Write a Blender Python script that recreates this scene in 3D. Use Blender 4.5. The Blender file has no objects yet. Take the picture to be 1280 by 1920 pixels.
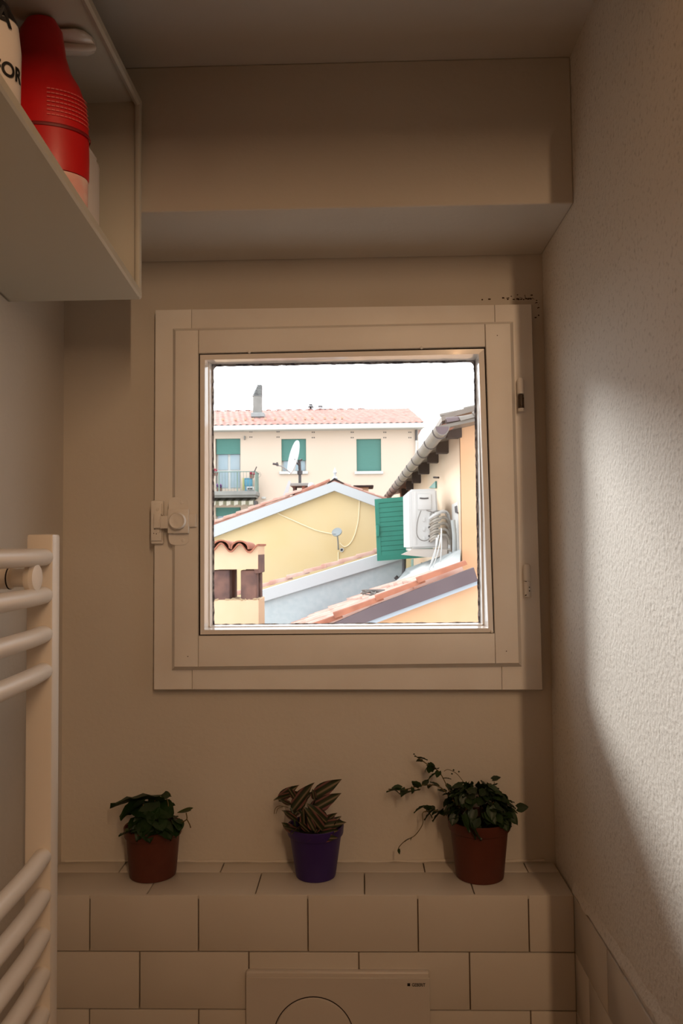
import bpy, bmesh, math, random
from mathutils import Vector, Matrix
random.seed(7)
SC = bpy.context.scene
COL = SC.collection

# ------------------------------------------------------------------ camera
EYE = 1.79                       # metres above the floor; back wall is y = 0, outdoors is y > 0
F, PITCH, YAW, ROLL, CY = 1455.6, .0443, .0244, -.0103, 1.6086
_cp, _sp, _c, _s = math.cos(PITCH), math.sin(PITCH), math.cos(YAW), math.sin(YAW)
FW = Vector((-_s * _cp, _c * _cp, _sp)); _rt = Vector((_c, _s, 0)); _up = _rt.cross(FW)
RR = math.cos(ROLL) * _rt + math.sin(ROLL) * _up
UU = -math.sin(ROLL) * _rt + math.cos(ROLL) * _up
CAM = Vector((0, -CY, EYE))
cd = bpy.data.cameras.new('camera'); cam = bpy.data.objects.new('camera', cd); COL.objects.link(cam)
cd.sensor_fit = 'VERTICAL'; cd.sensor_height = 36; cd.lens = F / 1920 * 36; cd.clip_start = .02; cd.clip_end = 300
m = Matrix.Identity(4)
for i in range(3): m[i][0], m[i][1], m[i][2], m[i][3] = RR[i], UU[i], -FW[i], CAM[i]
cam.matrix_world = m
cd.dof.use_dof = True; cd.dof.focus_distance = 1.62; cd.dof.aperture_fstop = 16
SC.camera = cam

# ------------------------------------------------------------------ sky, sun, lamp, exposure
w = bpy.data.worlds.new('overcast'); SC.world = w; w.use_nodes = True
bg = w.node_tree.nodes['Background']; bg.inputs[0].default_value = (.975, .985, 1, 1); bg.inputs[1].default_value = 2.85
sd = bpy.data.lights.new('sun', 'SUN'); sd.energy = 4.3; sd.angle = math.radians(14.5); sd.color = (1, .98, .95)
sun = bpy.data.objects.new('sun', sd); COL.objects.link(sun)
sun.rotation_euler = Vector((.477 * .925, -.879 * .925, -.375)).to_track_quat('-Z', 'Y').to_euler()
LAMP = Vector((.570, -2.83, 1.79 + 1.10))                # upright warm tube lamp on the hallway wall
ld = bpy.data.lights.new('warm_tube', 'AREA'); ld.energy = 20.5; ld.color = (1, .65, .385)
ld.shape = 'RECTANGLE'; ld.size = .04; ld.size_y = 1.1
lamp = bpy.data.objects.new('warm_tube', ld); COL.objects.link(lamp); lamp.location = LAMP
lamp.rotation_euler = (math.radians(90), 0, 0)
SC.view_settings.view_transform = 'Standard'; SC.view_settings.look = 'None'
SC.view_settings.gamma = 1; SC.view_settings.use_curve_mapping = False
SC.view_settings.exposure = 0
SC.cycles.max_bounces = 10; SC.cycles.diffuse_bounces = 6

# ------------------------------------------------------------------ helpers
def ray(px, py): return FW + RR * ((px - 640) / F) - UU * ((py - 960) / F)
def P(px, py, y):                       # point of the plane y = const
    d = ray(px, py); return CAM + d * ((y + CY) / d.y)
def PX(px, py, x):
    d = ray(px, py); return CAM + d * (x / d.x)
def Z(r): return EYE + r
V = Vector

class MB:
    def __init__(s): s.bm = bmesh.new()
    def poly(s, pts): return s.bm.faces.new([s.bm.verts.new(p) for p in pts])
    def prism(s, pts, ext):
        a = [s.bm.verts.new(p) for p in pts]; b = [s.bm.verts.new(V(p) + V(ext)) for p in pts]; n = len(a)
        s.bm.faces.new(a); s.bm.faces.new(b[::-1])
        for i in range(n): s.bm.faces.new([a[i], b[i], b[(i + 1) % n], a[(i + 1) % n]])
        return s
    def box(s, x0, x1, y0, y1, z0, z1, bev=0, seg=1):
        r = bmesh.ops.create_cube(s.bm, size=1)['verts']
        for v in r: v.co = V(((x0 + x1) / 2 + v.co.x * (x1 - x0), (y0 + y1) / 2 + v.co.y * (y1 - y0), (z0 + z1) / 2 + v.co.z * (z1 - z0)))
        if bev:
            e = {e for v in r for e in v.link_edges}
            bmesh.ops.bevel(s.bm, geom=list(e), offset=bev, segments=seg, affect='EDGES', profile=.5)
        return s
    def lathe(s, c, prof, n=32, sx=1, sy=1, caps=True, axis='Z'):
        c = V(c); rings = []
        for r, h in prof:
            ring = []
            for i in range(n):
                a = 2 * math.pi * i / n; u, v = r * math.cos(a) * sx, r * math.sin(a) * sy
                p = {'Z': V((u, v, h)), 'Y': V((u, h, v)), 'X': V((h, u, v))}[axis]
                ring.append(s.bm.verts.new(c + p))
            rings.append(ring)
        for a, b in zip(rings, rings[1:]):
            for i in range(n): s.bm.faces.new([a[i], a[(i + 1) % n], b[(i + 1) % n], b[i]])
        if caps:
            if prof[0][0] > 1e-5: s.bm.faces.new(rings[0][::-1])
            if prof[-1][0] > 1e-5: s.bm.faces.new(rings[-1])
        return s
    def tube(s, pts, r, n=10, ends=True, flat=1):
        pts = [V(p) for p in pts]; rings = []; up = None
        rs = r if isinstance(r, (list, tuple)) else [r] * len(pts)
        for i, p in enumerate(pts):
            t = (pts[min(i + 1, len(pts) - 1)] - pts[max(i - 1, 0)]).normalized()
            if up is None: up = V((0, 0, 1)) if abs(t.z) < .9 else V((1, 0, 0))
            a = t.cross(up).normalized(); up = a.cross(t).normalized()
            rings.append([s.bm.verts.new(p + rs[i] * (a * math.cos(2 * math.pi * k / n) + up * math.sin(2 * math.pi * k / n) * flat)) for k in range(n)])
        for a, b in zip(rings, rings[1:]):
            for k in range(n): s.bm.faces.new([a[k], a[(k + 1) % n], b[(k + 1) % n], b[k]])
        if ends: s.bm.faces.new(rings[0][::-1]); s.bm.faces.new(rings[-1])
        return s
    def obj(s, name, mat, parent=None, label=None, smooth=True, kind=None, angle=40):
        bmesh.ops.recalc_face_normals(s.bm, faces=s.bm.faces)
        org = V((0, 0, 0))
        if parent is not None:
            q = parent
            while q.parent is not None: q = q.parent
            org = V(q.location)
        for v in s.bm.verts: v.co -= org
        me = bpy.data.meshes.new(name); s.bm.to_mesh(me); s.bm.free(); me.materials.append(mat)
        if smooth:
            me.polygons.foreach_set('use_smooth', [True] * len(me.polygons)); me.set_sharp_from_angle(angle=math.radians(angle))
        o = bpy.data.objects.new(name, me); COL.objects.link(o)
        if parent is not None: o.parent = parent
        if label: o['label'] = label
        if kind: o['kind'] = kind
        return o

def thing(name, loc, label, cat, group=None, kind=None):
    o = bpy.data.objects.new(name, None); COL.objects.link(o); o.location = loc; o.empty_display_size = .05
    if label: o['label'] = label
    if cat: o['category'] = cat
    if group: o['group'] = group
    if kind: o['kind'] = kind
    return o
def tag(o, label, cat, group=None):
    o['label'] = label; o['category'] = cat
    if group: o['group'] = group
    return o
def smoothpath(pts, n=8):                       # Catmull-Rom
    pts = [V(p) for p in pts]; q = [2 * pts[0] - pts[1]] + pts + [2 * pts[-1] - pts[-2]]; out = []
    for i in range(1, len(q) - 2):
        for k in range(n):
            t = k / n; a, b, c, d = q[i - 1], q[i], q[i + 1], q[i + 2]
            out.append(.5 * ((2 * b) + (c - a) * t + (2 * a - 5 * b + 4 * c - d) * t * t + (3 * b - a - 3 * c + d) * t ** 3))
    return out + [pts[-1]]
def text_mb(body, size, ext=.0008, bold=False):
    cu = bpy.data.curves.new('lettering', 'FONT'); cu.body = body; cu.size = size; cu.extrude = ext
    if bold: cu.offset = size * .02
    o = bpy.data.objects.new('lettering', cu); COL.objects.link(o)
    bpy.context.view_layer.update()
    me = bpy.data.meshes.new_from_object(o.evaluated_get(bpy.context.evaluated_depsgraph_get()))
    b = MB(); b.bm.from_mesh(me); bpy.data.objects.remove(o); return b

# ------------------------------------------------------------------ materials
def lin(c): return tuple(((x / 255) / 12.92 if x / 255 <= .04045 else ((x / 255 + .055) / 1.055) ** 2.4) for x in c)
def mat(name, rgb, rough=.6, bump=0, bscale=60, var=0, vscale=5, rgb2=None, metal=0, coat=0, thr=None, trans=0, spec=.5, detail=3, coords='Object'):
    M = bpy.data.materials.new(name); M.use_nodes = True; nt = M.node_tree; N = nt.nodes; L = nt.links
    b = N['Principled BSDF']; b.inputs['Base Color'].default_value = (*lin(rgb), 1); b.inputs['Roughness'].default_value = rough
    b.inputs['Metallic'].default_value = metal; b.inputs['Coat Weight'].default_value = coat
    b.inputs['Specular IOR Level'].default_value = spec
    if trans: b.inputs['Transmission Weight'].default_value = trans
    tc = N.new('ShaderNodeTexCoord')
    if rgb2:
        n = N.new('ShaderNodeTexNoise'); n.inputs['Scale'].default_value = vscale; n.inputs['Detail'].default_value = 6
        L.new(tc.outputs[coords], n.inputs['Vector'])
        r = N.new('ShaderNodeValToRGB'); t = thr or (.35, .7)
        r.color_ramp.elements[0].position = t[0]; r.color_ramp.elements[0].color = (*lin(rgb), 1)
        r.color_ramp.elements[1].position = t[1]; r.color_ramp.elements[1].color = (*lin(rgb2), 1)
        L.new(n.outputs['Fac'], r.inputs[0]); L.new(r.outputs[0], b.inputs['Base Color'])
    if bump:
        n = N.new('ShaderNodeTexNoise'); n.inputs['Scale'].default_value = bscale; n.inputs['Detail'].default_value = detail
        L.new(tc.outputs[coords], n.inputs['Vector'])
        k = N.new('ShaderNodeBump'); k.inputs['Strength'].default_value = 1; k.inputs['Distance'].default_value = bump
        L.new(n.outputs['Fac'], k.inputs['Height']); L.new(k.outputs[0], b.inputs['Normal'])
    return M
M_wall = mat('white_plaster', (208, 201, 191), .85, .0006, 90, rgb2=(197, 189, 178), vscale=2.2, thr=(.3, .75))
M_rough = mat('stippled_plaster', (219, 213, 204), .7, .0016, 150, rgb2=(182, 174, 164), vscale=150, thr=(.55, .78), detail=4)
M_hall = mat('hallway_paint', (192, 176, 154), .9)
M_ceil = mat('ceiling_paint', (206, 199, 190), .9, .0006, 60)
M_frame = mat('frame_paint', (234, 231, 227), .45, .0004, 45, rgb2=(225, 219, 213), vscale=7, thr=(.4, .8))
M_bead = mat('bead_paint', (236, 231, 227), .22, .0002, 60, coat=.6)
M_crack = mat('dark_joint', (38, 28, 30), .9)
M_seal = mat('grey_putty', (92, 96, 110), .8, .0008, 200, rgb2=(176, 180, 190), vscale=90, thr=(.42, .6))
M_tile = mat('glazed_tile', (203, 196, 187), .22, .00015, 12, rgb2=(196, 188, 178), vscale=3)
M_grout = mat('grout', (184, 168, 150), .95, .0004, 200)
M_rad = mat('radiator_enamel', (226, 218, 208), .35)
M_shelf = mat('shelf_enamel', (198, 195, 183), .5)
M_plate = mat('plate_plastic', (194, 186, 178), .35)
M_ink = mat('black_print', (14, 12, 14), .6)
M_red = mat('red_plastic', (205, 22, 26), .38, .0002, 40, rgb2=(192, 16, 22), vscale=9)
M_pink = mat('pale_bottle_base', (236, 178, 170), .25, .001, 50, rgb2=(240, 214, 205), vscale=40)
M_white = mat('white_plastic', (228, 220, 214), .35)
M_clear = mat('milky_plastic', (225, 222, 216), .18, coat=.4)
M_terra = mat('brown_plastic', (88, 38, 22), .5, rgb2=(80, 32, 18), vscale=20)
M_purple = mat('purple_plastic', (46, 22, 92), .45)
M_soil = mat('potting_soil', (30, 22, 17), 1, .004, 120)
M_leaf = mat('green_leaf', (30, 56, 20), .5, .0006, 60, rgb2=(22, 42, 15), vscale=25)
M_leafy = mat('young_leaf', (62, 84, 22), .5)
M_ivy = mat('ivy_leaf', (24, 40, 18), .5, .0005, 80, rgb2=(34, 52, 20), vscale=25)
M_stem = mat('plant_stem', (92, 78, 40), .7)
M_facade = mat('cream_render', (252, 230, 210), .95, rgb2=(253, 233, 215), vscale=.5)
M_yellow = mat('yellow_render', (255, 226, 172), .95, rgb2=(255, 231, 184), vscale=1.2)
M_orange = mat('orange_render', (246, 198, 158), .95, rgb2=(240, 184, 138), vscale=1.6)
M_cream = mat('pale_cream_render', (250, 226, 200), .95, rgb2=(248, 214, 180), vscale=1.1)
M_peach = mat('peach_render', (244, 208, 170), .95, rgb2=(246, 216, 182), vscale=4)
M_coping = mat('white_sheet_metal', (222, 227, 232), .5)
M_grey = mat('grey_blue_render', (208, 222, 229), .95, .002, 60, rgb2=(222, 233, 238), vscale=14)
M_fascia = mat('purple_brown_metal', (112, 94, 99), .5, rgb2=(102, 84, 91), vscale=3)
M_strip = mat('silver_strip', (190, 200, 212), .4)
M_rtile = mat('pink_clay_tile', (226, 190, 176), .9, .002, 40, rgb2=(206, 150, 130), vscale=6, thr=(.42, .72))
M_rtile2 = mat('weathered_red_clay', (206, 146, 126), .9, .002, 40, rgb2=(184, 124, 104), vscale=8)
M_cap = mat('brown_clay', (196, 126, 98), .9, .002, 40, rgb2=(164, 100, 78), vscale=9)
M_far_tile = mat('far_clay_tile', (214, 166, 154), .9, rgb2=(190, 130, 118), vscale=3.5, thr=(.4, .7))
M_lime = mat('lime_spot_tile', (238, 196, 168), .9)
M_brick = mat('sooty_brick', (142, 104, 92), .95, .004, 30, rgb2=(92, 70, 68), vscale=9)
M_mortar = mat('pale_mortar', (214, 186, 150), .95, .006, 50)
M_gutter = mat('weathered_gutter', (146, 138, 130), .45, rgb2=(126, 118, 110), vscale=5)
M_dark = mat('dark_timber', (62, 46, 44), .9, .004, 40, rgb2=(50, 38, 40), vscale=20)
M_shut = mat('green_shutter_paint', (34, 142, 122), .55, rgb2=(40, 152, 132), vscale=6)
M_roll = mat('green_roller_shutter', (92, 156, 146), .6)
M_teal = mat('pale_teal_panel', (160, 206, 206), .6)
M_acw = mat('ac_enamel', (236, 237, 236), .4)
M_acb = mat('ac_bracket_metal', (226, 216, 206), .5)
M_pipe = mat('pipe_insulation', (206, 200, 190), .8, .001, 60, rgb2=(170, 160, 146), vscale=12)
M_cable = mat('grey_cable', (150, 146, 142), .6)
M_cablew = mat('painted_cable', (236, 222, 190), .7)
M_lead = mat('grey_flashing', (190, 196, 196), .6, rgb2=(170, 178, 182), vscale=5)
M_fglass = mat('far_window_glass', (168, 196, 212), .2, rgb2=(190, 210, 222), vscale=2)
M_fwhite = mat('far_white_paint', (240, 240, 236), .7)
M_stone = mat('balcony_stone', (176, 176, 172), .9, rgb2=(156, 156, 152), vscale=2)
M_rail = mat('green_grey_rail', (140, 166, 156), .6)
M_dish = mat('dish_enamel', (236, 240, 242), .45)
M_dgrey = mat('dark_bracket', (92, 88, 90), .6)
M_ground = mat('street_ground', (170, 165, 158), .95)
M_bluebox = mat('blue_plastic', (96, 170, 200), .5)
M_yelbox = mat('yellow_plastic', (224, 220, 120), .5)
M_flower = mat('pink_petals', (206, 84, 108), .8)
M_flower2 = mat('mauve_petals', (160, 120, 180), .8)
M_potfar = mat('balcony_pot', (130, 100, 90), .8)
M_awn = mat('striped_awning', (224, 214, 190), .9)
M_mould = mat('mould_spots', (70, 50, 30), 1)
M_rust = mat('chipped_metal', (84, 72, 62), .5, metal=.5)

def glass_mat():
    M = bpy.data.materials.new('window_glass'); M.use_nodes = True; nt = M.node_tree; N = nt.nodes; L = nt.links
    N.remove(N['Principled BSDF']); o = N['Material Output']
    t = N.new('ShaderNodeBsdfTransparent'); t.inputs[0].default_value = (.97, .98, .98, 1)
    g = N.new('ShaderNodeBsdfGlossy'); g.inputs['Roughness'].default_value = .3
    f = N.new('ShaderNodeFresnel'); f.inputs[0].default_value = 1.45; mx = N.new('ShaderNodeMixShader')
    k = N.new('ShaderNodeMath'); k.operation = 'MULTIPLY'; k.inputs[1].default_value = .25   # thin, dusty, weakly reflecting pane
    L.new(f.outputs[0], k.inputs[0]); L.new(k.outputs[0], mx.inputs[0]); L.new(t.outputs[0], mx.inputs[1]); L.new(g.outputs[0], mx.inputs[2]); L.new(mx.outputs[0], o.inputs[0])
    return M
M_glass = glass_mat()
def striped_leaf():
    M = bpy.data.materials.new('striped_leaf'); M.use_nodes = True; nt = M.node_tree; N = nt.nodes; L = nt.links
    b = N['Principled BSDF']; b.inputs['Roughness'].default_value = .4
    tc = N.new('ShaderNodeTexCoord'); sx = N.new('ShaderNodeSeparateXYZ'); L.new(tc.outputs['Generated'], sx.inputs[0])
    r = N.new('ShaderNodeValToRGB'); r.color_ramp.interpolation = 'EASE'; cr = r.color_ramp
    G = lin((48, 58, 32)); S = lin((118, 102, 82)); K = lin((122, 78, 74)); D = lin((30, 36, 20))
    cr.elements[0].position = 0; cr.elements[0].color = (*K, 1); cr.elements[1].position = 1; cr.elements[1].color = (*D, 1)
    for p, c in ((.13, K), (.2, D), (.36, G), (.42, S), (.50, S), (.55, G), (.72, D), (.84, K), (.93, D)):
        e = cr.elements.new(p); e.color = (*c, 1)
    L.new(sx.outputs['Y'], r.inputs[0]); L.new(r.outputs[0], b.inputs['Base Color']); return M
M_stripe = striped_leaf()
def awning_mat():
    M = mat('awning_cloth', (232, 226, 208), .9); nt = M.node_tree; N = nt.nodes; L = nt.links
    tc = N.new('ShaderNodeTexCoord'); wv = N.new('ShaderNodeTexWave'); wv.inputs['Scale'].default_value = 1.1
    L.new(tc.outputs['Object'], wv.inputs['Vector']); r = N.new('ShaderNodeValToRGB')
    r.color_ramp.elements[0].position = .35; r.color_ramp.elements[0].color = (*lin((150, 146, 120)), 1)
    r.color_ramp.elements[1].position = .5; r.color_ramp.elements[1].color = (*lin((236, 230, 214)), 1)
    L.new(wv.outputs['Fac'], r.inputs[0]); L.new(r.outputs[0], N['Principled BSDF'].inputs['Base Color']); return M
M_awn = awning_mat()
OUT = .62                                     # outdoor paints and clays reflect about half of the light
for M_ in (M_facade, M_yellow, M_orange, M_cream, M_peach, M_coping, M_grey, M_fascia, M_strip, M_rtile, M_rtile2, M_cap, M_far_tile, M_lime, M_brick, M_mortar, M_gutter, M_dark,
           M_shut, M_roll, M_teal, M_acw, M_acb, M_pipe, M_cable, M_lead, M_fglass, M_fwhite, M_stone, M_rail, M_dish, M_dgrey, M_ground, M_bluebox, M_yelbox, M_flower, M_flower2, M_awn):
    for nd in M_.node_tree.nodes:
        if nd.type == 'BSDF_PRINCIPLED': cs_ = [nd.inputs['Base Color']]
        elif nd.type == 'VALTORGB': cs_ = list(nd.color_ramp.elements)
        else: continue
        for c_ in cs_:
            if hasattr(c_, 'default_value'): v_ = c_.default_value; c_.default_value = (v_[0] * OUT, v_[1] * OUT, v_[2] * OUT, 1)
            else: v_ = c_.color; c_.color = (v_[0] * OUT, v_[1] * OUT, v_[2] * OUT, 1)

# ================================================================== THE ROOM
XL, XR = -.622, .385
ZL = Z(-.6406)                     # tiled ledge
ZC = Z(.873)                       # ceiling
LY = -.152                         # face of the tiled box under the window
GX0, GX1, GZ0, GZ1 = -.312, .245, Z(-.162), Z(.386)
wl = .16                           # wall behind the casing
def st(mb, name, m, smooth=False): return mb.obj(name, m, None, smooth=smooth, kind='structure')
b = MB()
b.box(XL - .3, GX0 - .037, 0, wl, 0, ZC + .2); b.box(GX1 + .034, XR + .3, 0, wl, 0, ZC + .2)
b.box(GX0 - .037, GX1 + .034, 0, wl, GZ1 + .048, ZC + .2); b.box(GX0 - .037, GX1 + .034, 0, wl, 0, GZ0 - .03)
wall_back = st(b, 'wall_back', M_wall)
HC = 3.45
st(MB().box(XL - .12, XL, -2.9, 0, 0, HC + .1), 'wall_left', M_wall)
wall_right = st(MB().box(XR, XR + .12, -.725, 0, 0, ZC + .1, .004, 2), 'wall_right', M_rough)
st(MB().box(1.5, 1.6, -2.9, -.60, 0, HC + .1), 'wall_hallway_right', M_hall)
st(MB().box(XR + .12, 1.6, -.70, -.5, 0, HC + .1), 'wall_hallway_back', M_hall)
st(MB().box(XL - .12, 1.6, -3.0, -2.9, 0, HC + .1), 'wall_front', M_hall)
st(MB().box(XL, XR + .12, -.71, -.68, Z(.715), HC + .1), 'door_1', M_wall)  # unseen lintel, added to keep lamp light off the beam and shelf
st(MB().box(XL - .12, 1.6, -.69, .0, ZC, ZC + .15), 'ceiling', M_ceil)
st(MB().box(XL - .12, 1.6, -3.0, -.5, HC, HC + .15), 'ceiling_hallway', M_hall)
st(MB().box(XL - .12, 1.6, -3.0, .0, -.15, 0), 'floor', mat('floor_tile', (150, 140, 130), .4))
# lowered beam over the window niche
BZ = Z(.605)
st(MB().box(XL, XR, -.245, 0, BZ, ZC, .003, 2), 'wall_upper', M_wall)

# tiled box with a ledge top
low = st(MB().box(XL, XR, LY + .008, 0, 0, ZL - .008), 'wall_lower', M_grout)
TW, TH, GAP = .202, .1035, .0022
def tile(x0, x1, y0, y1, z0, z1, parent):
    j = random.uniform(-.0004, .0004)
    MB().box(x0, x1, y0 + (j if y1 - y0 < .02 else 0), y1, z0, z1 + (j if z1 - z0 < .02 else 0), .0012, 2).obj('tile', M_tile, parent)
x166 = -.5093
xe = XR - .0042
for row in range(6):
    z1 = ZL - .0005 - row * TH if row == 0 else ZL - row * TH
    z0 = ZL - (row + 1) * TH + GAP
    off = x166 + (TW * .46 if row % 2 else 0)
    edges = [off + TW * i for i in range(-2, 7)]
    for a, c in zip(edges, edges[1:]):
        a2, c2 = max(a + GAP / 2, XL), min(c - GAP / 2, xe)
        if c2 - a2 > .006: tile(a2, c2, LY, LY + .008, z0, z1, low)
for row in range(2):
    y0 = LY + .0015 if row == 0 else LY + .101 + GAP
    y1 = LY + .101 if row == 0 else -.001
    off = x166 + (TW * .46 + .012 if row == 0 else .022)
    edges = [off + TW * i for i in range(-2, 7)]
    for a, c in zip(edges, edges[1:]):
        a2, c2 = max(a + GAP / 2, XL), min(c - GAP / 2, xe)
        if c2 - a2 > .006: tile(a2, c2, y0, y1, ZL - .008, ZL, low)
# tiles on the right wall below the plaster
MB().box(XR - .0025, XR, -.69, LY + .008, .5, ZL - .004).obj('tile_bed', M_grout, wall_right)
for row in range(6):
    z1 = ZL - row * TH; z0 = z1 - TH + GAP
    if row == 0: z1 += .0
    off = LY - .19 if row % 2 == 0 else LY - .085
    e = [LY + .002] + [off - TW * i for i in range(4)]
    for a, c in zip(e, e[1:]):
        a2, c2 = a - GAP / 2, max(c + GAP / 2, -.69)
        if a2 - c2 > .01: tile(XR - .0040, XR - .0005, c2, a2, z0, z1, wall_right)
# uneven plaster lip that meets the tiles
pts = []
rnd = random.Random(3)
mb = MB(); prof = []
for i in range(26):
    y = LY + .01 - i * .022; prof.append((y, ZL + .004 + rnd.uniform(-.004, .005) + .02 * max(0, i / 25 - .2), XR - .0048 + rnd.uniform(-.0006, .0006)))
top = [mb.bm.verts.new((XR + .001, y, z + .022)) for y, z, x in prof]
mid = [mb.bm.verts.new((x, y, z)) for y, z, x in prof]
bot = [mb.bm.verts.new((XR + .001, y, z - .001)) for y, z, x in prof]
for i in range(25):
    mb.bm.faces.new([top[i], top[i + 1], mid[i + 1], mid[i]]); mb.bm.faces.new([mid[i], mid[i + 1], bot[i + 1], bot[i]])
mb.obj('plaster_lip', M_rough, wall_right)
# plaster bead where the wall meets the ledge
rnd = random.Random(5); pth = [(XL + .01 + i * .025, -.001, ZL + .001 + rnd.uniform(-.001, .0015)) for i in range(40)]
MB().tube(pth, [.0035 + rnd.uniform(-.001, .0012) for _ in pth], 6).obj('plaster_lip', M_wall, wall_back)

# -------------------------------------------------------------- window_1
win = thing('window_1', (-.03, 0, Z(-.29)), None, None, kind='structure')
win['label'] = 'white painted wooden casement window in the niche above the plants'
# outer frame: slightly tapered quad, from the photograph's corners
def frame_boards(O, I, y0, y1, name, m, bev, parent, mitre=False, stile_full=True):
    """O, I: corners LB, RB, RT, LT (x, z) outer and inner"""
    (a, b_, c, d), (e, f, g, h) = O, I
    def pz(poly, nm):
        mb = MB(); mb.prism([(x, y1, z) for x, z in poly], (0, y0 - y1, 0))
        if bev:
            bmesh.ops.recalc_face_normals(mb.bm, faces=mb.bm.faces)
            eds = [ed for ed in mb.bm.edges if all(abs(v.co.y - y0) < 1e-6 for v in ed.verts)]
            bmesh.ops.bevel(mb.bm, geom=eds, offset=bev, segments=2, affect='EDGES', profile=.6)
        return mb.obj(nm, m, parent)
    if mitre:
        for nm, q in (('rail', (a, b_, f, e)), ('rail', (d, c, g, h)), ('stile', (a, e, h, d)), ('stile', (b_, f, g, c))): pz(q, name + '_' + nm)
    else:
        gp = .0005
        lx = lambda p, s: (p[0] + s, p[1])
        # stiles run full height, rails between
        xl0 = (e[0] , a[1]); xl1 = (h[0], d[1]); xr0 = (f[0], b_[1]); xr1 = (g[0], c[1])
        pz((a, xl0, xl1, d), name + '_stile'); pz((xr0, b_, c, xr1), name + '_stile')
        pz((lx(xl0, gp), lx(xr0, -gp), lx(f, -gp), lx(e, gp)), name + '_rail')
        pz((lx(h, gp), lx(g, -gp), lx(xr1, -gp), lx(xl1, gp)), name + '_rail')
q = lambda px, py, y: (lambda v: (v.x, v.z))(P(px, py, y))
yf = -.030
O = [q(288, 1293, yf), q(1017, 1293, yf), q(996, 570, yf), q(291, 581, yf)]
I = [(-.345, Z(-.20)), (.280, Z(-.20)), (.280, Z(.415)), (-.345, Z(.415))]
frame_boards(O, I, yf, 0.0, 'frame', M_frame, .0022, win)
ys = -.052
SO = [q(326, 1251, ys), q(973, 1244, ys), q(957, 606, ys), q(328, 619, ys)]
SI = [q(371, 1192.5, ys), q(928, 1187.5, ys), q(910, 650, ys), q(371.5, 662.5, ys)]
frame_boards(SO, SI, ys, -.031, 'sash', M_frame, .0035, win)
def moulding(Q, y0, y1, wd, nm):
    O2 = [(Q[0][0] - wd, Q[0][1] - wd), (Q[1][0] + wd, Q[1][1] - wd), (Q[2][0] + wd, Q[2][1] + wd), (Q[3][0] - wd, Q[3][1] + wd)]
    for i in range(4):
        j = (i + 1) % 4; mb = MB(); vs = []
        for k in (i, j): vs.append([mb.bm.verts.new(p) for p in ((Q[k][0], y0, Q[k][1]), (O2[k][0], y1 - .002, O2[k][1]), (O2[k][0], y1 + .0005, O2[k][1]), (Q[k][0], y1 + .0005, Q[k][1]))])
        mb.bm.faces.new(vs[0]); mb.bm.faces.new(vs[1][::-1])
        for a_ in range(4): mb.bm.faces.new([vs[0][a_], vs[0][(a_ + 1) % 4], vs[1][(a_ + 1) % 4], vs[1][a_]])
        mb.obj(nm, M_frame, win, smooth=False)
moulding(SO, ys + .003, yf, .009, 'sash_moulding')
moulding(O, yf + .004, -.0005, .0065, 'frame_moulding')
# rebated lip of the sash (wider, thinner layer against the frame)
# dark joint behind the gap
BO = [q(375, 1190, ys), q(925, 1186, ys), q(907.5, 653.5, ys), q(374.5, 665, ys)]
y2 = -.050
def shrink(Q, d): return [(Q[0][0] + d, Q[0][1] + d), (Q[1][0] - d, Q[1][1] + d), (Q[2][0] - d, Q[2][1] - d), (Q[3][0] + d, Q[3][1] - d)]
mb = MB()
Oq, Iq = shrink(SI, -.001), shrink(BO, .004)
for i in range(4):
    j = (i + 1) % 4
    mb.prism([(Oq[i][0], -.044, Oq[i][1]), (Oq[j][0], -.044, Oq[j][1]), (Iq[j][0], -.044, Iq[j][1]), (Iq[i][0], -.044, Iq[i][1])], (0, .013, 0))
mb.obj('joint_filler', M_crack, win, smooth=False)
# glazing beads: flat face, then a bevel down to the glass
BI = [q(383, 1181, y2), q(915, 1178, y2), q(897, 664, y2), q(384, 675, y2)]       # end of flat
BG = [(GX0 + .006, GZ0 + .004), (GX1 - .004, GZ0 + .004), (GX1 - .004, GZ1 - .004), (GX0 + .006, GZ1 - .004)]
YG = -.012
for i in range(4):
    j = (i + 1) % 4; mb = MB()
    sec = []
    for k in (i, j):
        sec.append([V((BO[k][0], y2, BO[k][1])), V((BI[k][0], y2 - .001, BI[k][1])), V((BG[k][0], YG, BG[k][1])), V((BO[k][0], YG, BO[k][1]))])
    vs = [[mb.bm.verts.new(p) for p in s] for s in sec]
    mb.bm.faces.new(vs[0]); mb.bm.faces.new(vs[1][::-1])
    for a in range(4): mb.bm.faces.new([vs[0][a], vs[0][(a + 1) % 4], vs[1][(a + 1) % 4], vs[1][a]])
    mb.obj('glazing_bead', M_bead, win, smooth=False)
# paint blobs on the joint and the crooked nail heads
for px, py in ((467, 660), (790, 652), (922, 1184)):
    p = P(px, py, ys); MB().lathe((p.x, ys - .0005, p.z), [(0, -.003), (.0030, -.0015), (.0034, .001), (.001, .003)], 8, axis='Y').obj('paint_blob', M_frame, win)
for px, py in ((932, 629), (949, 1221), (352, 1231)):
    p = P(px, py, ys); MB().lathe((p.x, ys, p.z), [(0, -.0004), (.0011, -.0003), (.0011, .001)], 8, axis='Y').obj('nail_head', M_rust, win)
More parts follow.
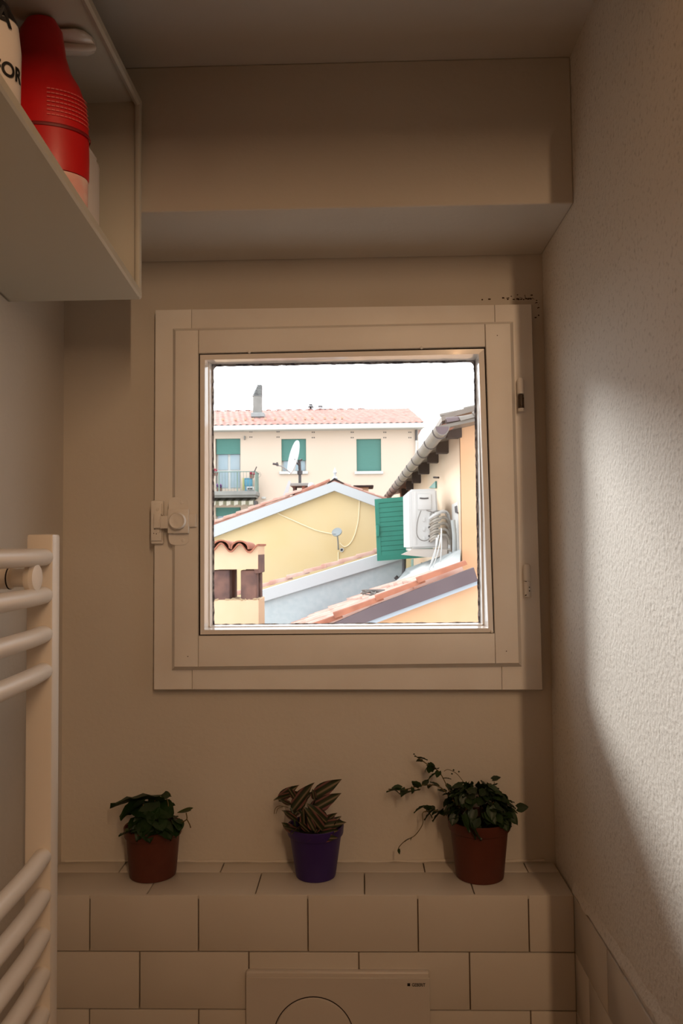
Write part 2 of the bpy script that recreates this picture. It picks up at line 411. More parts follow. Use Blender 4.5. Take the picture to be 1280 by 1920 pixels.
# putty line round the pane and the pane
mb = MB(); rnd = random.Random(9)
def putty(p0, p1, wdt, n=60):
    p0, p1 = V(p0), V(p1); d = (p1 - p0); up = d.cross(V((0, 1, 0))).normalized()
    a = []; c = []
    for i in range(n + 1):
        t = i / n; a.append(mb.bm.verts.new(p0 + d * t - up * .003)); c.append(mb.bm.verts.new(p0 + d * t + up * (wdt + rnd.uniform(-.0007, .0009))))
    for i in range(n): mb.bm.faces.new([a[i], a[i + 1], c[i + 1], c[i]])
g = [V((BG[k][0], YG + .001, BG[k][1])) for k in range(4)]
putty(g[0], g[1], .0012); putty(g[1], g[2], .0035); putty(g[2], g[3], .0045); putty(g[3], g[0], .0035)
pt = mb.obj('putty', M_seal, win, smooth=False)
# rounded upper corners of the putty
for k, s in ((2, -1), (3, 1)):
    mb = MB(); c0 = g[k] + V((0, -.0002, 0)); ring = []
    for i in range(7):
        a = math.pi / 2 * i / 6; R_ = .013
        ring.append((c0.x + s * (R_ - R_ * math.sin(a)) + s * .003, c0.y, c0.z - (R_ - R_ * math.cos(a)) - .003))
    mb.poly([tuple(c0)] + ring); mb.obj('putty_corner', M_seal, win, smooth=False)
MB().box(GX0, GX1, -.010, -.0065, GZ0, GZ1).obj('glass_pane', M_glass, win, smooth=False)
# outdoor part of the frame, filling the opening's edge
mb = MB()
for x0, x1, z0, z1 in ((GX0 - .035, GX0 + .004, GZ0 - .03, GZ1 + .03), (GX1 - .002, GX1 + .035, GZ0 - .03, GZ1 + .03), (GX0, GX1, GZ0 - .03, GZ0 + .002), (GX0, GX1, GZ1 - .002, GZ1 + .03)):
    mb.box(x0, x1, -.0305, -.0105, z0, z1)
for x0, x1, z0, z1 in ((GX0 - .042, GX0 - .003, GZ0 - .04, GZ1 + .055), (GX1 + .002, GX1 + .04, GZ0 - .04, GZ1 + .055), (GX0 - .003, GX1 + .002, GZ0 - .04, GZ0 - .004), (GX0 - .003, GX1 + .002, GZ1 + .004, GZ1 + .055)):
    mb.box(x0, x1, -.0105, -.0008, z0, z1)
mb.obj('sash_core', M_frame, win, smooth=False)
MB().box(GX0 - .036, GX1 + .033, .0, .2, GZ0 - .05, GZ0 - .029).obj('window_sill', M_coping, win, smooth=False)

# hinges
def hinge(px, py0, py1, worn):
    y = -.041; a, c = P(px, py0, y), P(px, py1, y); x = (a.x + c.x) / 2; zt, zb = a.z, c.z; h = zt - zb; zm = zb + h * .49
    r = .0068
    s = MB().lathe((x, y, zm + .001), [(r, 0), (r, h * .40), (r * .75, h * .48), (0, h * .51)], 16).obj('hinge', M_frame, win)
    MB().lathe((x, y, zb), [(0, 0), (r * .8, .001), (r * .9, h * .06), (r * .9, h * .46), (r * .7, h * .485)], 16).obj('hinge_barrel', M_rust if worn else M_frame, s, 'chipped bare metal lower barrel' if worn else None)
    MB().box(x - .0022, x + r + .002, y + .0055, y + .0115, zb - .001, zt - .003, .001).obj('hinge_leaf', M_frame, s)
    if worn:
        MB().lathe((x, y, zb + .0005), [(0, -.003), (r, -.002), (r, .004)], 12).obj('hinge_foot', M_frame, s)
    for k in range(5 if worn else 7):
        zz = zb + random.uniform(.0, .55) * h
        MB().lathe((x + random.uniform(-.006, .004), y - r * .92, zz), [(0, -.0008), (random.uniform(.0006, .0014), 0), (0, .0008)], 6, axis='Y').obj('rust_chip', M_mould, s)
hinge(976, 708, 770, True); hinge(988, 1057, 1120, False)

# latch
lat_y = ys
c = P(336, 977, ys - .01)
def pbox(px0, px1, py0, py1, y0, y1, bev=.001, seg=2):
    a, d = P(px0, py1, y0), P(px1, py0, y0); return MB().box(a.x, d.x, y0, y1, a.z, d.z, bev, seg)
def rounded_plate(px0, px1, py0, py1, y0, y1, rad):
    a, d = P(px0, py1, y0), P(px1, py0, y0); pts = []
    for cx, cz, a0 in ((d.x - rad, d.z - rad, 0), (a.x + rad, d.z - rad, 90), (a.x + rad, a.z + rad, 180), (d.x - rad, a.z + rad, 270)):
        for k in range(7):
            t = math.radians(a0 + k * 15); pts.append((cx + rad * math.cos(t), y1, cz + rad * math.sin(t)))
    mb = MB().prism(pts, (0, y0 - y1, 0))
    return mb
bp = rounded_plate(316, 354, 932, 1022, ys - .002, ys + .001, .012).obj('latch_plate', M_frame, win)
pbox(314, 353, 954, 1000, ys - .014, ys - .002, .0015).obj('latch_body', M_frame, bp)
kx, kz = c.x, c.z
MB().lathe((kx - .001, ys - .014, kz), [(.0155, .0), (.0165, -.003), (.0172, -.010), (.0165, -.013), (.0148, -.0145), (.013, -.0135), (.010, -.0125), (.004, -.0132), (0, -.0134)], 32, axis='Y').obj('latch_knob', M_frame, bp)
pbox(300, 318, 967, 991, ys - .010, ys - .003, .0008).obj('latch_bolt', M_frame, bp)
pbox(352, 367, 963, 988, ys - .008, ys + .001, .0015).obj('latch_tail', M_frame, bp)
for px, py in ((341, 942), (343, 1013)):
    p = P(px, py, ys - .002); MB().lathe((p.x, ys - .002, p.z), [(0, -.0012), (.0032, -.0008), (.0038, .0)], 12, axis='Y').obj('screw', M_frame, bp)
sp = pbox(282, 306, 938, 1020, yf - .012, yf + .0, .0035).obj('strike_plate', M_frame, win)
pbox(283, 303, 944, 1014, yf - .016, yf - .010, .001).obj('strike_cover', M_frame, sp)
pbox(288, 301, 963, 990, yf - .026, yf - .014, .001).obj('strike_bridge', M_frame, sp)
for px, py in ((295, 955), (297, 996)):
    p = P(px, py, yf - .016); MB().lathe((p.x, yf - .016, p.z), [(0, -.0014), (.0030, -.001), (.0035, .0)], 12, axis='Y').obj('screw', M_frame, sp)
for px, py in ((288, 1000), (293, 1001), (290, 992), (304, 967)):
    p = P(px, py, yf - .0165); MB().lathe((p.x, yf - .0165, p.z), [(0, -.0006), (.0011, 0), (0, .0006)], 6, axis='Y').obj('rust_chip', M_mould, sp)
# mould specks above the frame
rnd = random.Random(2); mb = MB()
for k in range(46):
    px = 1001 - abs(rnd.gauss(0, 34)); py = 562 - abs(rnd.gauss(0, 4)) + (1000 - px) * .004
    if rnd.random() < .15: px = 1003 + rnd.uniform(0, 8); py = 562 + rnd.uniform(0, 40)
    p = P(px, py, -.0005); r = rnd.uniform(.0005, .0018)
    mb.lathe((p.x, -.0004, p.z), [(0, -.0006), (r, 0)], 6, axis='Y', sx=rnd.uniform(.7, 2.2), caps=False)
mb.obj('mould_spots', M_mould, wall_back, smooth=False, kind='stuff')

# -------------------------------------------------------------- flush plate
fy = LY - .011
a, d = P(460, 1822, fy), P(805.5, 1822, fy)
fp = thing('flush_plate', (.5 * (a.x + d.x), LY, a.z - .215), 'pale plastic toilet flush plate with a round button, set in the tiles', 'flush plate')
zt = a.z
MB().box(a.x, d.x, fy, LY + .002, zt - .215, zt, .004, 3).obj('plate', M_plate, fp)
MB().box(a.x + .001, d.x - .001, fy - .0012, fy + .002, zt - .214, zt - .010, .0006, 1).obj('plate_face', M_plate, fp)
bc = P(588, 1946, fy); R0 = .0728
MB().lathe((bc.x, fy, bc.z), [(R0 + .0012, 0), (R0 + .0012, -.0016), (R0 - .0005, -.0016), (R0 - .0008, -.0010)], 64, axis='Y', caps=False).obj('button_ring', M_dark, fp)
MB().lathe((bc.x, fy, bc.z), [(0, -.0034), (R0 * .9, -.0032), (R0 - .0025, -.0026), (R0 - .0012, -.001), (R0 - .0012, .001)], 64, axis='Y').obj('flush_button', M_plate, fp)
t = text_mb('GEBERIT', .0092, .0002, True)
p0 = P(772, 1849.5, fy - .0014)
xs = [v.co.x for v in t.bm.verts]; wd = max(xs) - min(xs); tw = P(797, 1849, fy).x - p0.x
for v in t.bm.verts: v.co = V((p0.x + v.co.x * tw / wd, p0.y + v.co.z * .3, p0.z + v.co.y * .88))
t.obj('maker_lettering', M_ink, fp, 'small black lettering in the upper right corner', smooth=False)
p1 = P(763.5, 1849, fy - .0014)
MB().box(p1.x, p1.x + .0050, p1.y - .0002, p1.y + .0004, p1.z, p1.z + .0050).obj('maker_mark', M_ink, fp, 'small black square mark')

# -------------------------------------------------------------- radiator
rad = thing('towel_radiator', (-.50, -.63, .35), 'white tubular towel radiator fixed upright to the left wall', 'radiator')
pz1 = Z(.024); pz0 = .35
for y0, y1 in ((-.41, -.38), (-.90, -.87)):
    MB().box(-.521, -.479, y0, y1, pz0, pz1, .004, 2).obj('post', M_rad, rad)
zs = [Z(v) for v in (-.012, -.071, -.131, -.188)] + [Z(-.470 - .0588 * i) for i in range(10)]
for z in zs:
    pth = smoothpath([(-.494, -.395, z), (-.492, -.415, z), (-.489, -.44, z + .0), (-.484, -.50, z), (-.480, -.64, z), (-.484, -.78, z), (-.494, -.875, z)], 6)
    MB().tube(pth, .0135, 16).obj('tube', M_rad, rad)
zb = Z(-.0415)
br = MB().lathe((-.621, -.47, zb), [(.019, 0), (.019, .006), (.0135, .012), (.0135, .066), (.0165, .069), (.0165, .106), (.0135, .109), (.0135, .128)], 24, axis='X').obj('wall_bracket', M_rad, rad)
MB().lathe((-.495, -.47, zb), [(.0135, 0), (.0215, .004), (.0225, .012), (.019, .017), (.010, .0185), (0, .018)], 24, axis='X').obj('bracket_cap', M_rad, br)
MB().lathe((-.553, -.47, zb), [(.0140, 0), (.0172, 0), (.0172, .0018), (.0140, .0018)], 24, axis='X', caps=False).obj('bracket_groove', M_crack, br)
MB().lathe((-.519, -.47, zb), [(.0140, 0), (.0172, 0), (.0172, .0018), (.0140, .0018)], 24, axis='X', caps=False).obj('bracket_groove', M_crack, br)

# -------------------------------------------------------------- wall shelf box
XS = -.383; sh = thing('wall_shelf', (-.50, -.6, Z(.44)), 'pale enamelled open wall shelf box high on the left wall', 'shelf')
ya, yb = -.26, -.86                        # far and near ends
def shz(y):                                 # the shelf leans a little
    t = (ya - y) / (ya - yb); return Z(.441) + t * .065, Z(.803) + t * .0
tk = .0075
def ring_at(y, ins, x1):
    z0, z1 = shz(y); z0 += ins; z1 -= ins; r = .012 if not ins else .006; pts = [(XL, y, z0)]
    for cx, cz, a0 in ((x1 - .004, z0 + .004, 270),):
        for k in range(4): tt = math.radians(a0 + k * 30); pts.append((cx + .004 * math.cos(tt), y, cz + .004 * math.sin(tt)))
    for k in range(4): tt = math.radians(k * 30); pts.append((x1 - .004 + .004 * math.cos(tt), y, z1 - .004 + .004 * math.sin(tt)))
    pts.append((XL, y, z1)); return pts
def slab(z_of, nm, thick):
    mb = MB(); a0, a1 = z_of(ya), z_of(yb)
    sec = lambda y, z: [(XL, y, z), (XS - .003, y, z), (XS, y, z + .003 * (1 if thick > 0 else -1)), (XS, y, z + thick * 1.9), (XS - .004, y, z + thick * 2.3), (XS - .010, y, z + thick * 1.9), (XS - .012, y, z + thick), (XL, y, z + thick)]
    A = [mb.bm.verts.new(p) for p in sec(ya, a0)]; B = [mb.bm.verts.new(p) for p in sec(yb, a1)]
    mb.bm.faces.new(A); mb.bm.faces.new(B[::-1])
    for i in range(8): mb.bm.faces.new([A[i], A[(i + 1) % 8], B[(i + 1) % 8], B[i]])
    return mb.obj(nm, M_shelf, sh)
slab(lambda y: shz(y)[0], 'bottom_panel', tk); slab(lambda y: shz(y)[1], 'top_panel', -tk)
for y0, y1 in ((ya - tk, ya), (yb, yb + tk)):
    zz = [shz(y0)[0] + .001, shz(y0)[1] - .001]
    MB().box(XL, XS + .0, y0, y1, zz[0], zz[1], .003, 2).obj('end_panel', M_shelf, sh)
MB().box(XS - .010, XS + .0005, ya - .0135, ya + .0005, shz(ya)[0] + .001, shz(ya)[1] - .001, .0035, 3).obj('end_lip', M_shelf, sh)
mb = MB(); zc = [shz(ya), shz(yb)]
mb.prism([(XL, ya, zc[0][0]), (XL, ya, zc[0][1]), (XL, yb, zc[1][1]), (XL, yb, zc[1][0])], (.005, 0, 0)); mb.obj('back_panel', M_shelf, sh)

def shelf_floor(y): return shz(y)[0] + tk
# white moulded bracket on the underside of the top panel
zt_ = shz(-.50)[1] - tk
br_c = PX(150, 78, -.43)
bt = thing('moulded_bracket', (-.43, br_c.y, zt_ - .02), 'glossy white plastic bracket under the top of the shelf, right of the red bottle', 'bracket')
mb = MB(); yb0 = br_c.y
mb.tube([(-.50, yb0 - .005, zt_ - .007), (-.49, yb0 - .005, zt_ - .007), (-.425, yb0 - .005, zt_ - .007), (-.413, yb0 - .005, zt_ - .007), (-.406, yb0 - .005, zt_ - .007)], [.024, .031, .031, .025, .012], 20, flat=.3).obj('base', M_clear, bt)
MB().tube(smoothpath([(-.50, yb0 - .02, zt_ - .018), (-.45, yb0 - .018, zt_ - .022), (-.417, yb0 - .008, zt_ - .018), (-.409, yb0, zt_ - .012)], 5), .006, 10).obj('hook', M_clear, bt)

# red bottle
RB = V((-.470, -.49, 0)); zf = shelf_floor(-.49) + .0
rb = thing('plastic_bottle', (RB.x, RB.y, zf), 'large red plastic bottle with a pale base inside the wall shelf', 'bottle')
zz = lambda z: z
top_z = shz(-.49)[1] - .012
H = top_z - zf
MB().lathe((RB.x, RB.y, zf), [(0, 0), (.064, 0), (.070, .006), (.071, .072)], 40, sy=.62).obj('base', M_pink, rb, 'pale pink translucent looking base')
MB().lathe((RB.x, RB.y, zf), [(.0712, .073), (.0722, .077), (.0725, .105), (.071, .155), (.067, .19), (.058, .215), (.046, .235), (.038, .26), (.032, .30), (.022, .318), (.0, .32)], 40, sy=.64).obj('body', M_red, rb)
MB().lathe((RB.x, RB.y, zf), [(.0735, .134), (.0745, .1365), (.0735, .139)], 40, sy=.64, caps=False).obj('seam', mat('dark_red_seam', (120, 10, 16), .5), rb)
for k in range(7):                      # rows of tiny pale print
    za = .150 + k * .0065
    mb = MB(); n = 14
    for i in range(n):
        a0 = math.radians(-68 + i * 5.2); a1 = a0 + math.radians(4.1)
        r = .0722 - (max(0, za - .155)) * .10
        pts_ = [(RB.x + r * math.cos(t_) + .0006, RB.y + r * .64 * math.sin(t_) - .0004, zf + h_) for t_, h_ in ((a0, za), (a1, za), (a1, za + .0018), (a0, za + .0018))]
        mb.poly(pts_)
    mb.obj('print_line', mat('pale_red_print', (222, 96, 92), .5) if k == 0 else bpy.data.materials['pale_red_print'], rb, smooth=False)
# white bottle
WB = V((-.496, -.650, 0)); zf2 = shelf_floor(-.65)
wb = thing('plastic_bottle', (WB.x, WB.y, zf2), 'white bottle with black lettering in front of the red bottle', 'bottle')
MB().lathe((WB.x, WB.y, zf2), [(0, 0), (.060, 0), (.065, .006), (.066, .15), (.062, .185), (.046, .215), (.022, .235), (.016, .25), (.0, .251)], 40, sy=.62).obj('body', M_white, wb)
MB().lathe((WB.x, WB.y, zf2), [(.0668, .060), (.0670, .062), (.0672, .074), (.0668, .076)], 40, sy=.625, caps=False).obj('stripe', mat('faded_red_stripe', (214, 120, 108), .5), wb, 'thin red stripe')
def wrap_text(body, size, z, ang, m, nm, r=.067, bold=True):
    t = text_mb(body, size, .0003, bold)
    xs = [v.co.x for v in t.bm.verts]; x1 = max(xs)
    for v in t.bm.verts:
        aa = math.radians(ang) + (v.co.x - x1) / .056
        v.co = V((WB.x + (r + v.co.z) * math.cos(aa), WB.y + (r + v.co.z) * .62 * math.sin(aa), zf2 + z + v.co.y))
    t.obj(nm, m, wb, smooth=False)
wrap_text('FOR', .026, .104, 2, M_ink, 'lettering')
wrap_text('A', .036, .168, -20, M_ink, 'lettering', r=.066)
MB().lathe((WB.x, WB.y, zf2), [(.0632, .182), (.060, .190), (.050, .210), (.040, .220)], 40, sy=.625, caps=False).obj('shoulder_band', M_ink, wb, 'black band round the shoulder')
# white tub
tb = thing('plastic_tub', (-.495, -.355, shelf_floor(-.355)), 'plain white rounded container at the far end, behind the red bottle', 'container')
zf3 = shelf_floor(-.355)
MB().box(-.555, -.437, -.395, -.315, zf3, Z(.660), .012, 4).obj('body', M_white, tb)
MB().box(-.550, -.442, -.390, -.320, Z(.660), Z(.668), .004, 3).obj('lid', M_white, tb)

# -------------------------------------------------------------- upright tube lamp behind the camera
cl = thing('tube_lamp', (LAMP.x, -2.9, LAMP.z), 'upright white tube lamp on the hallway wall behind the viewer', 'lamp')
MB().box(LAMP.x - .035, LAMP.x + .035, -2.9, -2.875, LAMP.z - .58, LAMP.z + .58, .004, 2).obj('housing', M_white, cl)
MB().lathe((LAMP.x, -2.855, LAMP.z), [(0, -.55), (.014, -.55), (.014, .55), (0, .55)], 16).obj('tube', M_white, cl)

# ================================================================== POTTED PLANTS
def pot(loc, label, m, r0, r1, h, cat='potted plant', lip=.018):
    t = thing('potted_plant', loc, label, cat, 'potted plants on the tiled ledge')
    n = 40
    MB().lathe(loc, [(0, .004), (r0 * .9, .004), (r0 * .92, 0), (r0, .001), (r0 + .001, .006), (r1 - .004, h - lip - .001), (r1 - .001, h - lip), (r1, h - lip + .002), (r1 + .001, h - .001), (r1 - .0004, h), (r1 - .0025, h - .0015), (r1 - .005, h - lip), (r1 - .008, h - .02)], n, caps=False).obj('pot', m, t)
    MB().lathe(loc, [(0, h - .014), (r1 * .5, h - .013), (r1 - .006, h - .016)], 20, caps=False).obj('soil', M_soil, t)
    return t
def leaf_mesh(name, length, width, kind, m, cup=.15, droop=.25, nx=8, ny=4, rimwave=0):
    """leaf lies along +X from the origin, width in Y"""
    bm = bmesh.new(); vs = []
    for i in range(nx + 1):
        t = i / nx; row = []
        if kind == 'lance': wd = math.sin(math.pi * min(1, t * .97 + .03) ** .75) ** .9 * (1 - .25 * t)
        elif kind == 'heart': wd = (math.sin(math.pi * min(1, (t * .93 + .07)) ** .62)) ** .75
        else: wd = math.sin(math.pi * min(1, t * .9 + .08) ** .8) ** .6
        for j in range(ny + 1):
            u = j / ny * 2 - 1; x = t * length
            if kind == 'heart' and i == 0: x -= abs(u) * .16 * length; wd = .5
            if kind == 'heart' and i == 1: x -= abs(u) * .07 * length; wd = .85
            y = u * wd * width / 2
            if i == nx: y *= .15
            z = abs(u) * cup * width - droop * length * t * t + rimwave * math.sin(t * 17 + u * 3) * abs(u)
            row.append(bm.verts.new((x, y, z)))
        vs.append(row)
    for i in range(nx):
        for j in range(ny): bm.faces.new([vs[i][j], vs[i + 1][j], vs[i + 1][j + 1], vs[i][j + 1]])
    me = bpy.data.meshes.new(name); bm.to_mesh(me); bm.free(); me.materials.append(m)
    me.polygons.foreach_set('use_smooth', [True] * len(me.polygons)); return me
def put_leaf(t, me, base, az, el, roll=0, s=1):
    o = bpy.data.objects.new('leaf', me); COL.objects.link(o); o.parent = t
    M_ = Matrix.Rotation(az, 4, 'Z') @ Matrix.Rotation(-el, 4, 'Y') @ Matrix.Rotation(roll, 4, 'X')
    o.matrix_local = Matrix.Translation(V(base) - V(t.location)) @ M_ @ Matrix.Scale(s, 4); return o
def leaf_to(t, me, a, b_, roll=0, length=.05, wf=1):
    a, b_ = V(a), V(b_); d = b_ - a
    o = put_leaf(t, me, a, math.atan2(d.y, d.x), math.asin(max(-1, min(1, d.z / d.length))), roll, d.length / length)
    if wf != 1: o.scale.y *= wf
    return o

# 1: big rounded leaves, red-brown pot
L1 = (-.416, -.060, ZL); p1_ = pot(L1, 'brown potted plant with broad round green leaves, nearest the radiator', M_terra, .0445, .0555, .096)
big = leaf_mesh('broad_leaf', .05, .046, 'heart', M_leaf, .10, .22, 8, 4, .0015)
bigy = leaf_mesh('young_leaf', .05, .044, 'heart', M_leafy, .06, .1, 8, 4)
yl = -.075
def Q(px, py, y): return P(px, py, y)
# (base px, base y, tip px, tip y, depth base, depth tip, roll deg, scale of width)
for (bx, by, tx, ty, d0, d1, ro, me) in [
    (292, 1498, 208, 1497, -.06, -.09, 14, big), (268, 1507, 222, 1530, -.08, -.11, 35, big), (300, 1508, 262, 1517, -.06, -.04, 20, big),
    (300, 1520, 245, 1556, -.08, -.12, -28, big), (296, 1514, 322, 1528, -.07, -.105, 30, big), (280, 1532, 252, 1575, -.10, -.125, -12, big),
    (270, 1545, 282, 1578, -.10, -.125, 10, big), (300, 1545, 322, 1572, -.10, -.12, 14, big), (318, 1535, 343, 1541, -.07, -.10, -25, big),
    (250, 1560, 222, 1562, -.10, -.125, 20, big), (262, 1552, 236, 1556, -.08, -.12, 10, bigy), (262, 1533, 240, 1550, -.09, -.12, 10, big),
    (288, 1505, 305, 1492, -.05, -.07, -25, bigy), (303, 1496, 318, 1490, -.06, -.075, 40, big), (313, 1515, 326, 1507, -.07, -.08, 30, big),
    (357, 1519, 332, 1522, -.09, -.105, 40, bigy), (262, 1508, 222, 1528, -.07, -.09, 60, big), (302, 1560, 272, 1566, -.115, -.128, 5, big),
    (318, 1550, 332, 1565, -.09, -.12, -10, big), (260, 1515, 296, 1530, -.07, -.11, 10, big), (290, 1525, 305, 1555, -.09, -.125, 5, big),
    (270, 1538, 262, 1520, -.05, -.03, 0, big), (316, 1535, 334, 1527, -.05, -.03, 0, big), (330, 1538, 338, 1556, -.09, -.115, -20, big)]:
    leaf_to(p1_, me, Q(bx, by, d0), Q(tx, ty, d1), math.radians(ro))
def stem(t, pts, r=.0011, m=M_stem):
    MB().tube(smoothpath(pts, 5), r, 6).obj('stem', m, t)
for s_ in ([(305, 1525, -.08), (304, 1510, -.065), (300, 1503, -.06)], [(316, 1518, -.08), (315, 1505, -.075), (312, 1496, -.07)], [(340, 1542, -.09), (350, 1536, -.09), (349, 1524, -.09)],
           [(350, 1536, -.09), (355, 1545, -.095), (357, 1551, -.095)], [(290, 1560, -.07), (292, 1530, -.065), (290, 1500, -.06)], [(280, 1565, -.07), (275, 1535, -.07), (268, 1508, -.08)],
           [(297, 1565, -.07), (310, 1545, -.08), (318, 1536, -.08)], [(285, 1565, -.08), (280, 1550, -.09), (280, 1534, -.10)]):
    stem(p1_, [Q(*k) for k in s_])
MB().lathe(Q(357, 1551, -.095), [(0, -.002), (.0016, 0), (0, .003)], 6).obj('bud', M_terra, p1_)

# 2: striped leaves, purple pot
L2 = (-.095, -.064, ZL); p2_ = pot(L2, 'purple potted plant with pink striped pointed leaves, in the middle of the ledge', M_purple, .0385, .0545, .098)
lan = leaf_mesh('striped_leaf', .05, .023, 'lance', M_stripe, .12, .12)
for (bx, by, tx, ty, d0, d1, ro) in [
    (588, 1492, 639, 1461, -.07, -.08, 75), (590, 1515, 638, 1487, -.08, -.09, 70), (549, 1517, 584, 1468, -.08, -.10, 75), (549, 1512, 586, 1484, -.07, -.08, 60),
    (522, 1500, 558, 1472, -.06, -.07, 70), (545, 1510, 524, 1498, -.08, -.09, 60), (558, 1488, 512, 1497, -.08, -.09, 55), (546, 1525, 528, 1518, -.09, -.10, 35),
    (556, 1540, 530, 1518, -.09, -.10, 60), (572, 1555, 567, 1512, -.09, -.10, 65), (604, 1558, 570, 1510, -.10, -.11, 65), (612, 1542, 574, 1504, -.10, -.11, 75),
    (597, 1550, 648, 1541, -.08, -.09, 60), (603, 1545, 630, 1524, -.07, -.08, 65), (560, 1560, 530, 1547, -.09, -.11, 50), (556, 1563, 527, 1540, -.09, -.11, 60),
    (575, 1562, 556, 1535, -.06, -.06, 60), (600, 1565, 633, 1556, -.09, -.11, 60), (600, 1572, 632, 1570, -.10, -.12, 60), (570, 1575, 590, 1568, -.11, -.12, 60),
    (580, 1530, 602, 1488, -.06, -.05, 60), (560, 1522, 548, 1480, -.06, -.05, 60), (556, 1500, 575, 1478, -.05, -.04, 40), (585, 1540, 560, 1520, -.08, -.09, 40),
    (620, 1555, 630, 1540, -.08, -.09, 50), (566, 1548, 545, 1562, -.10, -.11, 40), (590, 1560, 610, 1530, -.09, -.10, 70), (590, 1500, 585, 1478, -.09, -.10, 40), (555, 1500, 540, 1475, -.08, -.09, 60), (575, 1530, 600, 1505, -.07, -.08, 50), (562, 1540, 590, 1515, -.06, -.07, 60),
    (580, 1560, 560, 1540, -.10, -.11, 70), (590, 1558, 575, 1530, -.11, -.12, 75), (610, 1550, 640, 1530, -.08, -.07, 60), (550, 1530, 575, 1500, -.06, -.06, 60), (600, 1520, 625, 1500, -.06, -.06, 60)]:
    leaf_to(p2_, lan, Q(bx, by, d0), Q(tx, ty, d1), math.radians(ro), .05)
for s_ in ([(575, 1575, -.07), (570, 1540, -.07), (556, 1505, -.07), (550, 1490, -.07)], [(585, 1575, -.07), (590, 1540, -.075), (592, 1500, -.07)], [(595, 1575, -.08), (602, 1555, -.09), (606, 1545, -.09)],
           [(565, 1575, -.08), (556, 1560, -.09), (550, 1530, -.09), (545, 1515, -.085)]):
    stem(p2_, [Q(*k) for k in s_], .0022, M_ivy)
stem(p2_, [Q(540, 1514, -.08), Q(524, 1511, -.09), Q(516, 1516, -.09), Q(514, 1526, -.09)], .0006)
stem(p2_, [Q(530, 1513, -.08), Q(521, 1516, -.09), Q(517, 1526, -.09)], .0005)

# 3: bushy trailing plant, brown pot
L3 = (.2235, -.066, ZL); p3_ = pot(L3, 'brown potted plant with small dark bushy leaves and trailing stems, beside the right wall', M_terra, .0455, .0595, .111, lip=.02)
sm = leaf_mesh('small_leaf', .02, .017, 'heart', M_ivy, .12, .2, 6, 4, .0006)
sm2 = leaf_mesh('small_leaf', .02, .016, 'heart', mat('ivy_leaf_lighter', (34, 54, 20), .5), .12, .25, 6, 4, .0006)
rnd = random.Random(12)
def ivy(pts, n, size=.02, rr=.0011, lf=True):
    path = smoothpath([Q(*k) for k in pts], 8); MB().tube(path, rr, 6).obj('stem', M_stem, p3_)
    for k in range(n):
        p = path[int((k + .5) / n * (len(path) - 1))]
        az = rnd.uniform(0, 2 * math.pi)
        put_leaf(p3_, rnd.choice((sm, sm2)), p, az if rnd.random() < .5 else rnd.choice((-.6, math.pi + .6)) + rnd.uniform(-.5, .5) - (1.2 if rnd.random() < .4 else 0), rnd.uniform(-.7, .6), rnd.uniform(-.8, .8), size / .02 * rnd.uniform(.75, 1.15))
ivy([(880, 1555, -.07), (850, 1500, -.07), (825, 1450, -.045), (805, 1436, -.045), (778, 1417, -.045)], 12, .017)
ivy([(870, 1540, -.07), (830, 1480, -.05), (795, 1472, -.045), (760, 1480, -.045), (728, 1480, -.045)], 11, .017)
ivy([(870, 1540, -.045), (840, 1525, -.045), (815, 1520, -.045), (795, 1522, -.045)], 9, .018)
def leaf_px(bx, by, tx, ty, d0, d1, ro, s=1): leaf_to(p3_, rnd.choice((sm, sm2)), Q(bx, by, d0), Q(tx, ty, d1), math.radians(ro), .02)
for a_ in [(748, 1482, 724, 1480, -.05, -.055, 30), (752, 1478, 735, 1475, -.05, -.055, -30), (770, 1485, 750, 1490, -.05, -.055, 30), (785, 1476, 772, 1462, -.05, -.055, 50), (786, 1482, 771, 1482, -.05, -.055, 30),
           (808, 1447, 806, 1427, -.045, -.05, 40), (800, 1440, 795, 1447, -.045, -.05, 40), (815, 1452, 800, 1460, -.05, -.055, 40), (792, 1514, 774, 1521, -.05, -.055, 40), (805, 1518, 793, 1508, -.05, -.055, 50),
           (812, 1520, 793, 1535, -.05, -.055, 30), (830, 1520, 808, 1537, -.05, -.055, 30), (923, 1462, 938, 1456, -.07, -.07, 30), (930, 1472, 916, 1472, -.07, -.08, 30), (970, 1515, 990, 1513, -.09, -.10, 70),
           (952, 1525, 970, 1544, -.09, -.11, 30), (945, 1535, 955, 1556, -.09, -.11, 30), (945, 1530, 960, 1530, -.10, -.12, 30), (868, 1530, 884, 1560, -.12, -.13, 5), (888, 1545, 905, 1575, -.12, -.13, 5), (880, 1550, 895, 1572, -.12, -.13, -15)]:
    leaf_px(*a_)
path = [Q(*k) for k in ((800, 1520, -.045), (792, 1525, -.045), (792, 1545, -.045), (778, 1566, -.045), (760, 1576, -.045), (748, 1588, -.045), (747, 1595, -.045))]
MB().tube(smoothpath(path, 6), .0008, 6).obj('stem', M_stem, p3_)
for a_ in [(766, 1574, 758, 1577, -.05, -.055, 40), (772, 1571, 769, 1575, -.05, -.055, 40), (748, 1592, 748, 1602, -.05, -.055, 40)]: leaf_px(*a_)
for a_ in [(778, 1418), (776, 1414), (790, 1426), (850, 1444), (860, 1447), (847, 1451)]:
    MB().lathe(Q(*a_, -.045), [(0, -.0018), (.0022, 0), (0, .0022)], 7).obj('bud', M_ivy, p3_)
stem(p3_, [Q(868, 1465, -.07), Q(855, 1450, -.045), Q(840, 1443, -.045), Q(832, 1446, -.045)], .0006)
stem(p3_, [Q(930, 1500, -.07), Q(927, 1480, -.07), Q(926, 1466, -.07)], .0008)
C3 = Q(890, 1505, -.075)
